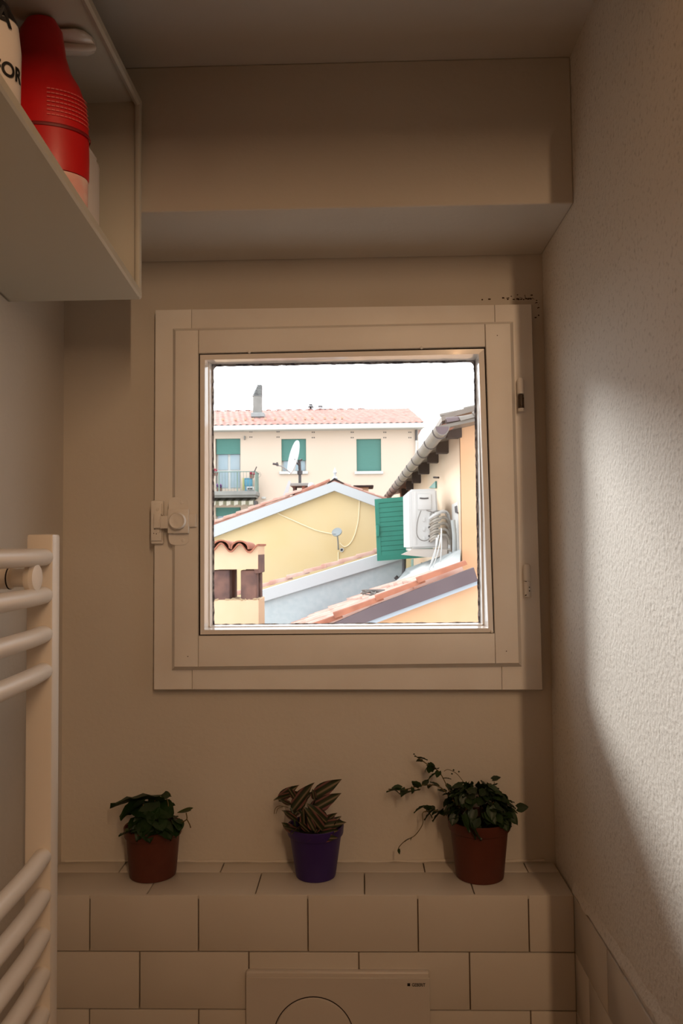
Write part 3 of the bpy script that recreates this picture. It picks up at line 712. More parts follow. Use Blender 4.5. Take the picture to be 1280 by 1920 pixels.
for k in range(230):                       # the dense head of the plant
    th = rnd.uniform(0, 2 * math.pi); ph = rnd.uniform(-.65, 1.45); R1 = rnd.uniform(.45, 1.0) ** .5
    d = V((math.cos(th) * math.cos(ph), math.sin(th) * math.cos(ph), math.sin(ph)))
    p = C3 + V((d.x * .056 * R1 + (.010 if d.x > 0 else 0), d.y * .046 * R1, d.z * .037 * R1 - max(0, d.x) * .012))
    if p.y > -.012: p.y = -.012
    put_leaf(p3_, rnd.choice((sm, sm, sm2)), p, math.atan2(d.y, d.x) + rnd.uniform(-.7, .7), rnd.uniform(-1.1, .1), rnd.uniform(-.6, .6), rnd.uniform(.85, 1.3))
for k in range(14):
    th = rnd.uniform(0, 6.28); r = .02
    stem(p3_, [V(L3) + V((math.cos(th) * r, math.sin(th) * r * .8, .095)), C3 + V((math.cos(th) * .03, math.sin(th) * .025, -.01)), C3 + V((math.cos(th) * .05, math.sin(th) * .035, .01))], .0010)

# ================================================================== OUTDOORS
GZ = -8.0
st(MB().box(-60, 60, .5, 90, GZ - .3, GZ), 'ground', M_ground)
YD = lambda D: D - CY
def band(px, y, dy, name, m, parent, label=None, smooth=False):
    mb = MB(); mb.prism([P(a, b_, y) for a, b_ in px], (0, dy, 0)); return mb.obj(name, m, parent, label, smooth=smooth)

# ---------- apartment building far behind
yF = YD(30); S = F / 30.0
ap = thing('apartment_building', (-2, yF, GZ), 'cream apartment building with a red tiled roof and green roller shutters', 'building')
a = P(300, 803, yF); d = P(784, 806, yF)
xL, xR2 = a.x - 4, d.x; zE = P(560, 802, yF).z
openings = []
def rect(px0, px1, py0, py1, y=yF):
    p_, q_ = P(px0, py1, y), P(px1, py0, y); return p_.x, q_.x, p_.z, q_.z
wins = [('door', 405, 450.5, 822, 851, 917), ('win', 527.5, 573.5, 822.5, 863, 884), ('win', 668.5, 714, 822.5, 884, 884), ('low', 404, 449, 951, 967, 1010)]
xs_, zs_ = sorted({xL, xR2, *[v for w_ in wins for v in rect(w_[1], w_[2], w_[3], w_[5])[:2]]}), None
# facade with real openings: boxes around them, column by column
mb = MB(); cols = [xL]
W_ = sorted([(rect(w_[1], w_[2], w_[3], w_[5]), w_) for w_ in wins], key=lambda k: k[0][0])
# columns: left pair share a column
gL = [W_[0][0], W_[1][0]]; x0 = min(g_[0] for g_ in gL); x1 = max(g_[1] for g_ in gL)
zt_hi = max(gL, key=lambda g_: g_[3]); zt_lo = min(gL, key=lambda g_: g_[3])
mb.box(xL, x0, yF, yF + .35, GZ, zE); mb.box(x0, x1, yF, yF + .35, zt_hi[3], zE)
mb.box(x0, x1, yF, yF + .35, zt_lo[3], zt_hi[2]); mb.box(x0, x1, yF, yF + .35, GZ, zt_lo[2]); prev = x1
for g_, w_ in W_[2:]:
    mb.box(prev, g_[0], yF, yF + .35, GZ, zE); mb.box(g_[0], g_[1], yF, yF + .35, g_[3], zE); mb.box(g_[0], g_[1], yF, yF + .35, GZ, g_[2]); prev = g_[1]
mb.box(prev, xR2, yF, yF + .35, GZ, zE); mb.box(xL, xR2, yF + .36, yF + 9, GZ, zE)
mb.obj('facade', M_facade, ap, smooth=False)
for kind, p0, p1, t0, sh_, t1 in wins:
    x0, x1, z0, z1 = rect(p0, p1, t0, t1); zs2 = P((p0 + p1) / 2, sh_, yF).z
    wn = MB().box(x0, x1, yF + .22, yF + .30, z0, z1).obj('window', M_fwhite, ap, smooth=False)
    if z1 - zs2 > .1:
        mb = MB(); n = int((z1 - zs2) / .055)
        for k in range(n):
            za = zs2 + (z1 - zs2) * k / n; mb.box(x0, x1, yF + .10, yF + .13 , za + .004, za + (z1 - zs2) / n)
        mb.box(x0, x1, yF + .115, yF + .14, zs2, z1)
        r_ = mb.obj('roller_shutter', M_roll, wn, smooth=False); r_['kind'] = 'stuff'
    if zs2 - z0 > .15:
        xm = (x0 + x1) / 2; rows = [(z0 + .06, z0 + (zs2 - z0) * .52), (z0 + (zs2 - z0) * .56, zs2)] if kind == 'door' else [(z0 + .04, zs2)]
        for za, zb_ in rows:
            for xa, xb in ((x0 + .06, xm - .05), (xm + .05, x1 - .06)):
                MB().box(xa, xb, yF + .19, yF + .222, za, zb_).obj('pane', M_fglass, wn, smooth=False)
    if kind == 'win':
        s0, s1 = P(p0 - 4, 888, yF).x, P(p1 + 4, 888, yF).x; zb_ = P(p0, 889.5, yF).z
        MB().box(s0, s1, yF - .10, yF + .2, zb_, z0, .01).obj('sill', M_fwhite, ap, smooth=False)
# eaves, gutter
zg0, zg1 = P(560, 805.5, yF - .5).z, P(560, 796, yF - .5).z
xg = P(796, 800, yF - .5).x
MB().box(xL - .3, xg, yF - .55, yF - .38, zg0, zg1, .03, 3).obj('roof_gutter', M_fwhite, ap)
MB().box(xL - .3, xg - .05, yF - .4, yF + .1, zg0 + .02, zg0 + .10).obj('eave_board', M_fwhite, ap, smooth=False)
# roof: waved tile courses as one field, hip at the right
zr = P(560, 769, yF + 4.5).z; ze = zg1 + .02; y_e, y_r = yF - .5, yF + 4.5
xr_r = P(766, 777, yF + 4.5).x
nx, ny = 520, 24; vs = []; mb = MB(); rnd = random.Random(4)
for j in range(ny + 1):
    t = j / ny; row = []
    xe_ = xg + (xr_r - xg) * t
    for i in range(nx + 1):
        x = xL - .3 + (xe_ - (xL - .3)) * i / nx
        z = ze + (zr - ze) * t + .016 * math.cos(x * 2 * math.pi / .24 + (j // 2) * 2.1) + .02 * ((j % 2) * 1.0) - .0
        row.append(mb.bm.verts.new((x, y_e + (y_r - y_e) * t, z)))
    vs.append(row)
for j in range(ny):
    for i in range(nx): mb.bm.faces.new([vs[j][i], vs[j][i + 1], vs[j + 1][i + 1], vs[j + 1][i]])
mb.obj('roof_tiles', M_far_tile, ap, smooth=True, kind='stuff')
MB().prism([(xg, y_e, ze - .05), (xg, y_e + 10, ze - .05), (xr_r, y_r, zr)], (-.02, 0, 0)).obj('roof_hip', M_far_tile, ap, smooth=False)
MB().prism([(xL - .3, y_e, ze - .08), (xg - .02, y_e, ze - .08), (xr_r, y_r, zr - .06), (xL - .3, y_r, zr - .06)], (0, .0, -.05)).obj('roof_deck', M_dark, ap, smooth=False)
mb = MB()
for k in range(22):
    x = xL + k * .46 + 2.2
    mb.lathe((x, y_r, zr), [(.0, -.01), (.07, .02), (.0, .06)], 6, sx=3)
mb.obj('ridge_tiles', M_far_tile, ap, kind='stuff')
for k in range(13):                             # pale clay stops in a line above the gutter
    px = 418 + k * 18.6 + (5 if k % 3 else 0); t = .30 + (.03 if k % 2 else 0)
    p = P(px, 786 + (k % 2) * 1.5, y_e + 1.1)
    MB().box(p.x - .045, p.x + .045, y_e + 1.05, y_e + 1.16, ze + (zr - ze) * .22 + .03, ze + (zr - ze) * .22 + .13, .01).obj('snow_stop', M_lime, ap)
# chimney with stepped cowls
yc = y_e + 2.2
c0, c1 = P(474, 779, yc), P(489.5, 742, yc)
ch = MB().box(c0.x, c1.x, yc, yc + .35, ze + .3, c1.z, .01).obj('chimney', M_stone, ap, smooth=False)
MB().box(c0.x - .08, c1.x + .12, yc - .06, yc + .4, P(480, 779, yc).z - .06, P(480, 776, yc).z + .05, .01).obj('flashing', M_lead, ch, smooth=False)
for k in range(8):
    pa, pb = P(473 + k * 1.3, 742 - k * 2.8, yc), P(489.5, 741 - k * 2.8, yc)
    MB().box(pa.x - .02, pb.x + .02, yc - .02, yc + .37, pa.z, pa.z + .014).obj('cowl_slat', M_lead, ch, smooth=False)
pb0, pb1 = P(481, 742, yc), P(489, 722.5, yc)
MB().box(pb0.x + .04, pb1.x, yc + .05, yc + .3, pb0.z, pb1.z).obj('cowl_core', M_stone, ch, smooth=False)
for px0, px1, t0, t1 in ((579, 586, 764, 773), (581, 584, 760, 765), (598, 603, 763, 773), (601, 611, 769, 773)):
    x0, x1, z0, z1 = rect(px0, px1, t0, t1, y_r + .2)
    cc = MB().box(x0, x1, y_r + .1, y_r + .4, z0 - .2, z1).obj('chimney', M_coping, ap, smooth=False)
    MB().box(x0 - .03, x1 + .03, y_r + .07, y_r + .43, z1, z1 + .04).obj('cap', M_dgrey, cc, smooth=False)
# downpipe and vents
MB().tube([P(780, 806, yF - .08), P(780, 826, yF - .08)], .05, 8).obj('downpipe', M_dgrey, ap)
MB().tube([P(780.5, 826, yF - .08), P(779, 885, yF - .08)], .045, 8).obj('downpipe', M_fwhite, ap, 'white lower length')
mb = MB()
for px, dz in ((470, 0), (521, 0), (587, 1), (660, 1), (721, 1), (768, 1)):
    for dx in (-1.6, 1.8):
        for py in (809.5, 819.5):
            p = P(px + dx, py + dz, yF - .01); mb.lathe((p.x, yF - .005, p.z), [(0, -.006), (.028, 0)], 6, axis='Y', caps=False)
mb.obj('vent_hole', M_dgrey, ap, smooth=False, kind='stuff')
p = P(458.5, 821, yF - .05); MB().box(p.x - .02, p.x + .02, yF - .12, yF, p.z - .07, p.z + .07).obj('wall_lamp', M_stone, ap)
p = P(494.5, 933.5, yF - .02); MB().box(p.x - .08, p.x + .08, yF - .08, yF, p.z - .04, p.z + .04, .01).obj('junction_box', M_fwhite, ap)
# balcony
b0, b1, zb0, zb1 = rect(380, 481, 920.5, 932, yF - .9)
bs = MB().box(b0 - 1.5, b1, yF - 1.0, yF, zb0 + .05, zb1, .015).obj('balcony_slab', M_stone, ap)
MB().box(b0 - 1.5, b1 - .06, yF - .9, yF, zb0 - .02, zb0 + .05).obj('slab_edge', M_stone, bs)
zr1 = P(440, 884.5, yF - .95).z
xr_ = P(479, 884, yF - .95).x
bal = MB().tube([(b0 - 1.5, yF - .95, zr1), (xr_, yF - .95, zr1), (xr_, yF, zr1)], .018, 6).obj('balcony_rail', M_rail, ap)
x = xr_; k = 0
while x > b0 - 1.4:
    MB().tube([(x, yF - .95, zb1), (x, yF - .95, zr1)], .026 if k % 6 == 0 else .008, 6).obj('baluster', M_rail, bal); x -= .115; k += 1
for k in range(7):
    MB().tube([(xr_, yF - .12 - k * .12, zb1), (xr_, yF - .12 - k * .12, zr1)], .008, 6).obj('baluster', M_rail, bal)
MB().tube([P(477, 884, yF - .95), P(481, 875, yF - 1.0)], .02, 6).obj('rail_spike', M_dgrey, bal)
MB().tube([P(482 + 7 * math.cos(t * .7), 890 + 6 * math.sin(t * .7), yF - .9) for t in range(10)], .006, 5).obj('wire_loop', M_cable, bal)
# awning
a0, a1, za0, za1 = rect(380, 478, 939, 949, yF - .7)
mb = MB(); n = 60; tp = []; bt_ = []
for i in range(n + 1):
    x = a0 - 1.2 + (a1 - a0 + 1.2) * i / n; zz_ = za0 + .05 * abs(math.sin(i * math.pi / 5)); yy = yF - .7 - .02 * math.sin(i * 1.2)
    tp.append(mb.bm.verts.new((x, yy, za1))); bt_.append(mb.bm.verts.new((x, yy, zz_)))
for i in range(n): mb.bm.faces.new([tp[i], tp[i + 1], bt_[i + 1], bt_[i]])
bk = [mb.bm.verts.new((a0 - 1.2, yF, za1 + .15)), mb.bm.verts.new((a1, yF, za1 + .15))]
mb.bm.faces.new([tp[0], tp[-1], bk[1], bk[0]]); mb.obj('awning', M_awn, ap, smooth=False)
MB().box(a1 - .04, a1 + .04, yF - .75, yF - .1, za0 + .0, za1).obj('awning_arm', M_dgrey, ap)
# things on the balcony
def flowerpot(px, py, s, m, label):
    p = P(px, py, yF - .75 if py < 905 else yF - .55); t = thing('flower_pot', (p.x, p.y, p.z - .16 * s), label, 'flower pot', 'flower pots on the far balcony')
    MB().lathe((p.x, p.y, p.z - .16 * s), [(.07 * s, 0), (.10 * s, .14 * s), (.085 * s, .13 * s)], 10).obj('pot', M_potfar, t)
    mb = MB(); rd = random.Random(int(px))
    for k in range(9): mb.lathe((p.x + rd.uniform(-.1, .1) * s, p.y + rd.uniform(-.06, .06) * s, p.z + rd.uniform(0, .09) * s), [(0, -.04 * s), (.05 * s, 0), (0, .04 * s)], 6)
    mb.obj('blossom', m, t, kind='stuff')
flowerpot(404, 884, 1.0, M_flower, 'pink flowers hanging on the left of the far balcony rail')
flowerpot(472, 889, 1.0, M_flower, 'pink flowers at the right end of the far balcony rail')
flowerpot(411, 914, 1.2, M_flower2, 'mauve flowers in a box on the far balcony floor')
def simple_box(name, label, cat, px0, px1, t0, t1, y, dy, m, bev=.02):
    x0, x1, z0, z1 = rect(px0, px1, t0, t1, y); o = thing(name, ((x0 + x1) / 2, y, z0), label, cat)
    MB().box(x0, x1, y, y + dy, z0, z1, bev, 2).obj('body', m, o); return o, (x0, x1, z0, z1)
zfl = 919.5
o, r_ = simple_box('ac_unit', 'small white outdoor unit on the far balcony floor', 'air conditioner', 462, 475, 912, zfl, yF - .7, .28, M_acw)
MB().box(r_[0] + .04, r_[1] - .04, yF - .712, yF - .69, r_[2] + .03, r_[3] - .05).obj('grille', M_dgrey, o)
o, r_ = simple_box('storage_box', 'tall blue box standing on the far balcony', 'box', 458, 472, 898, 911.5, yF - .35, .25, M_bluebox)
MB().box(r_[0], r_[1], yF - .36, yF - .09, r_[3], r_[3] + .04, .01).obj('lid', M_bluebox, o)
MB().box(r_[0] + .02, r_[1] - .02, yF - .33, yF - .12, zb1, r_[2]).obj('stand', M_bluebox, o)
o, r_ = simple_box('yellow_board', 'narrow yellow panel leaning beside the blue box', 'board', 454.5, 457.6, 896, 919, yF - .28, .05, M_yelbox, .005)

# ---------- yellow gable house
yG = YD(13)
gh = thing('gable_house', P(560, 1100, yG).xy.to_3d() + V((0, 0, GZ)), 'yellow rendered house with a white edged gable', 'house')
A0 = (250, 1063); AP = (626.5, 918); A1 = (950, 1040)
lo = P(*A0, yG); hi = P(*A1, yG)
mb = MB(); mb.prism([P(*A0, yG), P(*AP, yG), P(*A1, yG), V((hi.x, yG, GZ)), V((lo.x, yG, GZ))], (0, 5, 0)); mb.obj('gable_wall', M_yellow, gh, smooth=False)
fyG = yG - .12
band([(250, 1039), (626.5, 902.5), (626.5, 920), (250, 1065)], fyG, .25, 'white_fascia', M_coping, gh)
band([(626.5, 902.5), (950, 1018), (950, 1045), (720, 955.5), (626.5, 920)], fyG, .25, 'white_fascia', M_coping, gh)
mb = MB(); mb.prism([P(250, 1036, fyG), P(626.5, 901, fyG), P(950, 1016, fyG), P(950, 1018, fyG), P(626.5, 903, fyG), P(250, 1038, fyG)], (0, 5.3, 0)); mb.obj('roof_deck', M_rtile2, gh, smooth=False)
def tile_run(p0, p1, n, r, m, parent, jit=.01, name='roof_tile', over=.06, taper=.8, seed=1):
    rd = random.Random(seed); p0, p1 = V(p0), V(p1); d = (p1 - p0) / n; u = d.normalized()
    side = u.cross(V((0, 0, 1))).normalized(); up = side.cross(u).normalized()
    for k in range(n):
        a = p0 + d * k - u * over * .0; c = p0 + d * (k + 1) + u * over; ra, rc = r * (1 + rd.uniform(-.08, .08)), r * taper
        off = up * rd.uniform(0, jit) + side * rd.uniform(-jit, jit); rows = []
        mb = MB()
        for (q_, rr_, lift) in ((a, ra, .012), (c, rc, -.004)):
            ring = []
            for rad_ in (rr_, rr_ - .012):
                for s_ in range(8):
                    t = math.pi * s_ / 7; ring.append(q_ + off + up * lift + side * math.cos(t) * rad_ + up * math.sin(t) * rad_)
            rows.append([mb.bm.verts.new(v) for v in ring])
        A, B = rows
        for s_ in range(7):
            mb.bm.faces.new([A[s_], A[s_ + 1], B[s_ + 1], B[s_]]); mb.bm.faces.new([A[8 + s_], B[8 + s_], B[9 + s_], A[9 + s_]])
            mb.bm.faces.new([A[s_], A[8 + s_], A[9 + s_], A[s_ + 1]]); mb.bm.faces.new([B[s_], B[s_ + 1], B[9 + s_], B[8 + s_]])
        mb.bm.faces.new([A[0], B[0], B[8], A[8]]); mb.bm.faces.new([A[7], A[15], B[15], B[7]])
        mb.obj(name, m, parent)
yt = fyG + .22
tile_run(P(330, 1010, yt), P(560, 924, yt), 10, .055, M_rtile, gh, .012, seed=3)
tile_run(P(620, 904, yt), P(560, 926, yt), 2, .05, M_rtile2, gh, .005, seed=8)
tile_run(P(790, 963, yt), P(634, 906, yt), 7, .04, M_rtile, gh, .005, seed=5)
# finial on the ridge
ap_ = P(628, 903, fyG + .1)
fn = MB().lathe((ap_.x, ap_.y, ap_.z), [(.04, -.03), (.045, .06), (.018, .09), (.018, .13), (.032, .15), (.0, .25)], 12).obj('finial', M_coping, gh)
MB().prism([P(612, 907, fyG), P(627, 896, fyG), P(645, 906, fyG), P(642, 907.5, fyG), P(627, 900, fyG), P(615, 908, fyG)], (0, .3, 0)).obj('ridge_cap', M_dark, gh, smooth=False)
# chimney behind the ridge carrying the dish
yk = yG + 2.4
x0, x1, z0, z1 = rect(544, 588, 906, 912, yk)
kc = MB().box(x0, x1, yk - .1, yk + .5, z0, z1, .01).obj('chimney_slab', M_stone, gh, smooth=False)
for p0_, p1_2, mm in ((549, 554, M_brick), (566, 571, M_rtile2)):
    xa, xb, za, zb_ = rect(p0_, p1_2, 911, 930, yk); MB().box(xa, xb, yk, yk + .35, za, zb_).obj('brick_leg', mm, kc, smooth=False)
xa, xb, za, zb_ = rect(547, 590, 920, 960, yk); MB().box(xa, xb, yk, yk + .4, za, zb_).obj('chimney_shaft', M_stone, gh, smooth=False)
x0, x1, z0, z1 = rect(662, 700, 910, 917, yk)
k2 = MB().box(x0, x1, yk - .1, yk + .5, z0 + .03, z1, .01).obj('chimney_slab', M_dark, gh, smooth=False)
MB().box(x0 + .1, x1 - .1, yk, yk + .4, z0 - .6, z0 + .03).obj('chimney_shaft', M_peach, gh, smooth=False)
band([(527, 938), (541, 900), (545, 903), (537, 936)], yG + 1.0, .04, 'skylight_leaf', M_coping, gh)
p = P(583, 911, yG + .8); MB().lathe((p.x, p.y, p.z), [(0, -.06), (.05, -.04), (.06, 0), (.04, .05), (0, .06)], 12).obj('vent_ball', M_coping, gh)
MB().tube([P(583, 912, yG + .8), P(583, 925, yG + .8)], .02, 8).obj('vent_stem', M_coping, gh)
# round vent and cables on the gable wall
p = P(640.5, 1031, yG - .01)
MB().lathe((p.x, yG, p.z), [(.033, 0), (.033, -.05), (.022, -.05), (.020, -.01)], 14, axis='Y', caps=False).obj('vent_pipe', M_coping, gh)
MB().lathe((p.x, yG - .015, p.z), [(.0, 0), (.021, 0)], 14, axis='Y', caps=False).obj('vent_hole', M_dgrey, gh)
yw = yG - .012
for pl in ([(511, 957), (528, 966), (548, 975), (570, 985), (595, 995), (622, 1001)], [(674, 930), (673, 955), (671, 978), (664, 1005), (655, 1020), (645, 1025), (637, 1018)], [(634, 1035), (634, 1056)]):
    MB().tube(smoothpath([P(a_, b_, yw) for a_, b_ in pl], 5), .009, 6).obj('cable', M_cablew, gh)
# small dish on the gable wall
p = P(632, 997, yG - .35); sdh = thing('satellite_dish', (p.x, yG, p.z - .3), 'small grey satellite dish mounted on the yellow gable wall', 'satellite dish')
def dish(t, c, n, R_, sx, m, name='reflector', depth=.12):
    n = V(n).normalized(); u = n.cross(V((0, 0, 1))).normalized(); v = u.cross(n).normalized(); mb = MB(); rows = []
    for back in (0, 1):
        for i in range(7):
            rr_ = R_ * (i if not back else 6 - i) / 6
            rows.append([mb.bm.verts.new(V(c) + u * rr_ * sx * math.cos(2 * math.pi * k / 28) + v * rr_ * math.sin(2 * math.pi * k / 28) - n * (depth * R_ * (1 - (rr_ / R_) ** 2) + back * .02)) for k in range(28)])
    for a_, b_ in zip(rows, rows[1:]):
        for k in range(28): mb.bm.faces.new([a_[k], a_[(k + 1) % 28], b_[(k + 1) % 28], b_[k]])
    return mb.obj(name, m, t)
dish(sdh, P(631, 997, yG - .35), (-.25, -.75, .62), .085, 1, M_lead, depth=.3)
MB().tube([P(632, 1002, yG - .30), P(633.5, 1016, yG - .2), P(634, 1030, yG)], .012, 8).obj('arm', M_lead, sdh)
MB().tube([P(622, 1000, yG - .4), P(633, 1001, yG - .3)], .008, 6).obj('feed_arm', M_coping, sdh)

# big dish on a pole above the chimney
yd = yk - .0
c = P(549, 857, yd); base = P(562, 907, yd)
bd = thing('satellite_dish', (base.x, yd, base.z), 'large white satellite dish on a pole above the yellow gable', 'satellite dish')
n_ = V((-.93, -.36, .22))
dish(bd, c, n_, .345, .92, M_dish, depth=.16)
MB().tube([P(562, 912, yd + .12), P(562, 882, yd + .12), P(561, 862, yd + .10)], .03, 10).obj('mast', M_dgrey, bd)
MB().lathe(P(562, 886, yd + .12), [(0, -.05), (.055, -.04), (.055, .03), (0, .05)], 10).obj('mast_clamp', M_dgrey, bd)
MB().tube([P(561, 872, yd + .1), P(556, 868, yd + .05), P(553, 860, yd + .03)], .022, 8).obj('dish_bracket', M_dgrey, bd)
MB().tube([P(560, 866, yd + .1), P(566, 861, yd + .1)], .02, 8).obj('bracket_bolt', M_dgrey, bd)
MB().tube(smoothpath([P(544, 886, yd - .03), P(536, 880, yd - .12), P(527, 874, yd - .2), P(518, 873, yd - .28)], 4), .013, 8).obj('feed_arm', M_lead, bd)
MB().tube([P(511, 869.5, yd - .3), P(521, 871, yd - .28)], .022, 10).obj('receiver', M_dgrey, bd)
MB().tube([P(519, 867, yd - .28), P(521, 873, yd - .28)], .018, 10).obj('receiver_clip', M_dgrey, bd)

# ---------- grey house with white coping
yN = YD(9.7)
gy = thing('grey_house', P(620, 1100, yN).xy.to_3d() + V((0, 0, GZ)), 'grey rendered wall with a sloping white metal coping', 'house')
pL, pR = P(380, 1160, yN), P(757, 1046, yN)
mb = MB(); mb.prism([P(380, 1160, yN), P(757, 1046, yN), V((pR.x, yN, GZ)), V((pL.x, yN, GZ))], (0, 1.5, 0)); mb.obj('wall', M_grey, gy, smooth=False)
band([(380, 1143), (752, 1027.5), (752, 1049), (484, 1131), (380, 1163)], yN - .06, .35, 'white_coping', M_coping, gy)
band([(380, 1141), (752, 1026), (752, 1028), (380, 1143)], yN - .05, .33, 'coping_top', M_coping, gy)
tile_run(P(410, 1128, yN + .33), P(735, 1029, yN + .33), 10, .055, M_rtile, gy, .014, seed=11, taper=.85)
MB().tube(smoothpath([P(757.5, 1040, yN - .10), P(757, 1070, yN - .10), P(755, 1080, yN - .11), P(747, 1086, yN - .12), P(741, 1081, yN - .12)], 5), .026, 10).obj('downpipe', M_dgrey, gy)

# ---------- lower roof in front
yR = YD(5.5)
lr = thing('low_roof_house', P(800, 1150, yR).xy.to_3d() + V((0, 0, GZ)), 'orange walled house under a low clay roof with purple-brown fascia', 'house')
u0, u1 = P(475, 1228, yR), P(862, 1062.5, yR); u = (u1 - u0).normalized(); upv = V((0, 1, 0)).cross(u).normalized()
if upv.z < 0: upv = -upv
yB = yN - .07 - yR                                  # roof depth up to the grey wall
DROP = -.17
mb = MB(); mb.prism([u0 + V((0, .03, -.07)), u1 + V((0, .03, -.07)), u1 + V((0, .03, -.12)), u0 + V((0, .03, -.12))], (0, yB, DROP)); mb.obj('roof_deck', M_rtile2, lr, smooth=False)
# rake face
fa = [(475, 1246), (690, 1141), (862, 1067), (889, 1064), (897, 1091), (690, 1172), (600, 1211), (475, 1266)]
band([(475, 1236), (600, 1180), (700, 1136), (888, 1064), (896, 1089), (700, 1162), (600, 1202), (475, 1258)], yR - .06, .05, 'fascia_board', M_fascia, lr)
band([(475, 1258), (600, 1202), (700, 1162), (896, 1088), (896.5, 1096), (700, 1170), (600, 1211), (475, 1268)], yR - .045, .04, 'drip_strip', M_strip, lr)
pa, pb_ = P(475, 1255, yR + .02), P(905, 1085, yR + .02)
mb = MB(); mb.prism([pa, pb_, V((pb_.x, yR + .02, GZ)), V((pa.x, yR + .02, GZ))], (0, 1.85, 0)); mb.obj('wall', M_orange, lr, smooth=False)
# rows of clay tiles: the rake row first
nrow = 22; L_ = (u1 - u0).length; nt_ = 5
tile_run(u0 + V((0, -.005, .0)), u1 + V((0, -.005, .0)), nt_, .042, M_cap, lr, .004, seed=21, over=.05)
for k in range(1, nrow):
    y_ = k * yB / nrow; sh_ = random.Random(k).uniform(-.1, .1)
    end = L_ - max(0, (k - 6)) * .025 - (0 if k < 5 else .05)
    zo = -.045 + DROP * k / nrow
    tile_run(u0 + u * sh_ + V((0, y_, zo)), u0 + u * end + V((0, y_, zo)), nt_, .068, M_rtile, lr, .012, seed=30 + k, over=.05)
# flashing sheet between roof and walls
mb = MB(); pts_ = [P(738, 1092, YD(8.9)), P(800, 1085, YD(6.9)), P(862, 1056, YD(6.9)), P(863, 1030, YD(7.3)), P(828, 1046, YD(8.0)), P(760, 1066, YD(9.6)), P(757, 1076, YD(9.6))]
mb.prism(pts_, (0, 0, -.02)); mb.obj('flashing_sheet', M_lead, lr, smooth=False)
# debris and cable scrap on the tiles
dp = P(700, 1120, YD(6.3)); db = thing('cable_scrap', dp, 'small tangle of grey cable scrap lying on the clay tiles', 'cable scrap')
rd = random.Random(5)
for k in range(4):
    mb = MB().tube(smoothpath([dp + V((rd.uniform(-.1, .1), rd.uniform(-.04, .04), .02 + rd.uniform(0, .04))) for _ in range(5)], 6), .006, 6); mb.obj('strand', M_cable, db)
MB().tube([P(694, 1120, YD(6.3)), P(706, 1113, YD(6.3))], .02, 8).obj('sleeve', M_cable, db)

# ---------- chimney stack at the left
yH = YD(6.0)
cs = thing('chimney_stack', P(442, 1170, yH).xy.to_3d() + V((0, .15, GZ)), 'peach rendered chimney stack capped with clay tiles, close by at the left', 'chimney')
x0, x1, z0, z1 = rect(352, 484.5, 1124, 1180, yH)
MB().box(x0, x1, yH, yH + .38, GZ, z1, .006, 1).obj('shaft', M_peach, cs)
rd = random.Random(6); mb = MB()
for k in range(60):
    xx = x0 + (x1 - x0) * k / 59; mb.lathe((xx, yH + rd.uniform(.0, .02), z1 + rd.uniform(-.002, .006)), [(0, -.012), (rd.uniform(.008, .015), 0), (0, .008)], 6)
mb.obj('mortar_crumbs', M_mortar, cs, kind='stuff')
for p0_, p1_2 in ((352, 372), (398, 430), (451, 480.5)):
    for yy in (yH + .005, yH + .25):
        xa, xb, za, zb_ = rect(p0_, p1_2, 1069, 1126, yH); MB().box(xa, xb, yy, yy + .12, za, zb_, .006, 1).obj('brick', M_brick, cs)
xa, xb, za, zb_ = rect(344.5, 484.5, 1026, 1068.5, yH - .02)
def wave(px_):                                      # height of the clay wave along the cap
    return P(px_, 1026.5 + (px_ - 440) * .04 - 7.5 * math.cos(2 * math.pi * (px_ - 414.5) / 35), yH - .05)
wpx = [344.5 + k * 2.5 for k in range(57)]
mb = MB(); mb.prism([V((xa, yH - .02, za)), V((xb - .006, yH - .02, za))] + [V((wave(p_).x, yH - .02, wave(p_).z - .004)) for p_ in reversed(wpx[:-1])], (0, .42, 0)); mb.obj('cap_block', M_peach, cs, smooth=False)
xa, xb, za, zb_ = rect(478, 486, 1040, 1075, yH + .05); MB().box(xa, xb, yH + .0, yH + .38, za, zb_, .003).obj('cap_end', M_brick, cs)
px_c = [344.5, 379.5, 414.5, 449.5]
for i, pc in enumerate(px_c):                       # cover tiles, humps towards us
    p = P(pc, 1029.5 + (pc - 440) * .04, yH - .05); r = 17.5 / (F / 6.0)
    for lay in range(1):
        y0_ = yH - .06 + lay * .03 - .0; rr_ = r * (1 - .28 * lay); mb = MB(); rows = []
        for yy, k_ in ((y0_, 1), (y0_ + .5, .85)):
            ring = []
            for q_ in (rr_, rr_ - .011):
                for s_ in range(11):
                    t = math.pi * s_ / 10; xo = math.cos(t); ring.append(mb.bm.verts.new((p.x + xo * q_ * k_, yy, p.z + (math.sin(t) ** .9) * q_ * k_ * .95)))
            rows.append(ring)
        A, B = rows
        for s_ in range(10):
            mb.bm.faces.new([A[s_], A[s_ + 1], B[s_ + 1], B[s_]]); mb.bm.faces.new([A[11 + s_], B[11 + s_], B[12 + s_], A[12 + s_]])
            mb.bm.faces.new([A[s_], A[11 + s_], A[12 + s_], A[s_ + 1]]); mb.bm.faces.new([B[s_], B[s_ + 1], B[12 + s_], B[11 + s_]])
        mb.bm.faces.new([A[0], B[0], B[11], A[11]]); mb.bm.faces.new([A[10], A[21], B[21], B[10]])
        mb.obj('roof_tile', M_cap, cs)
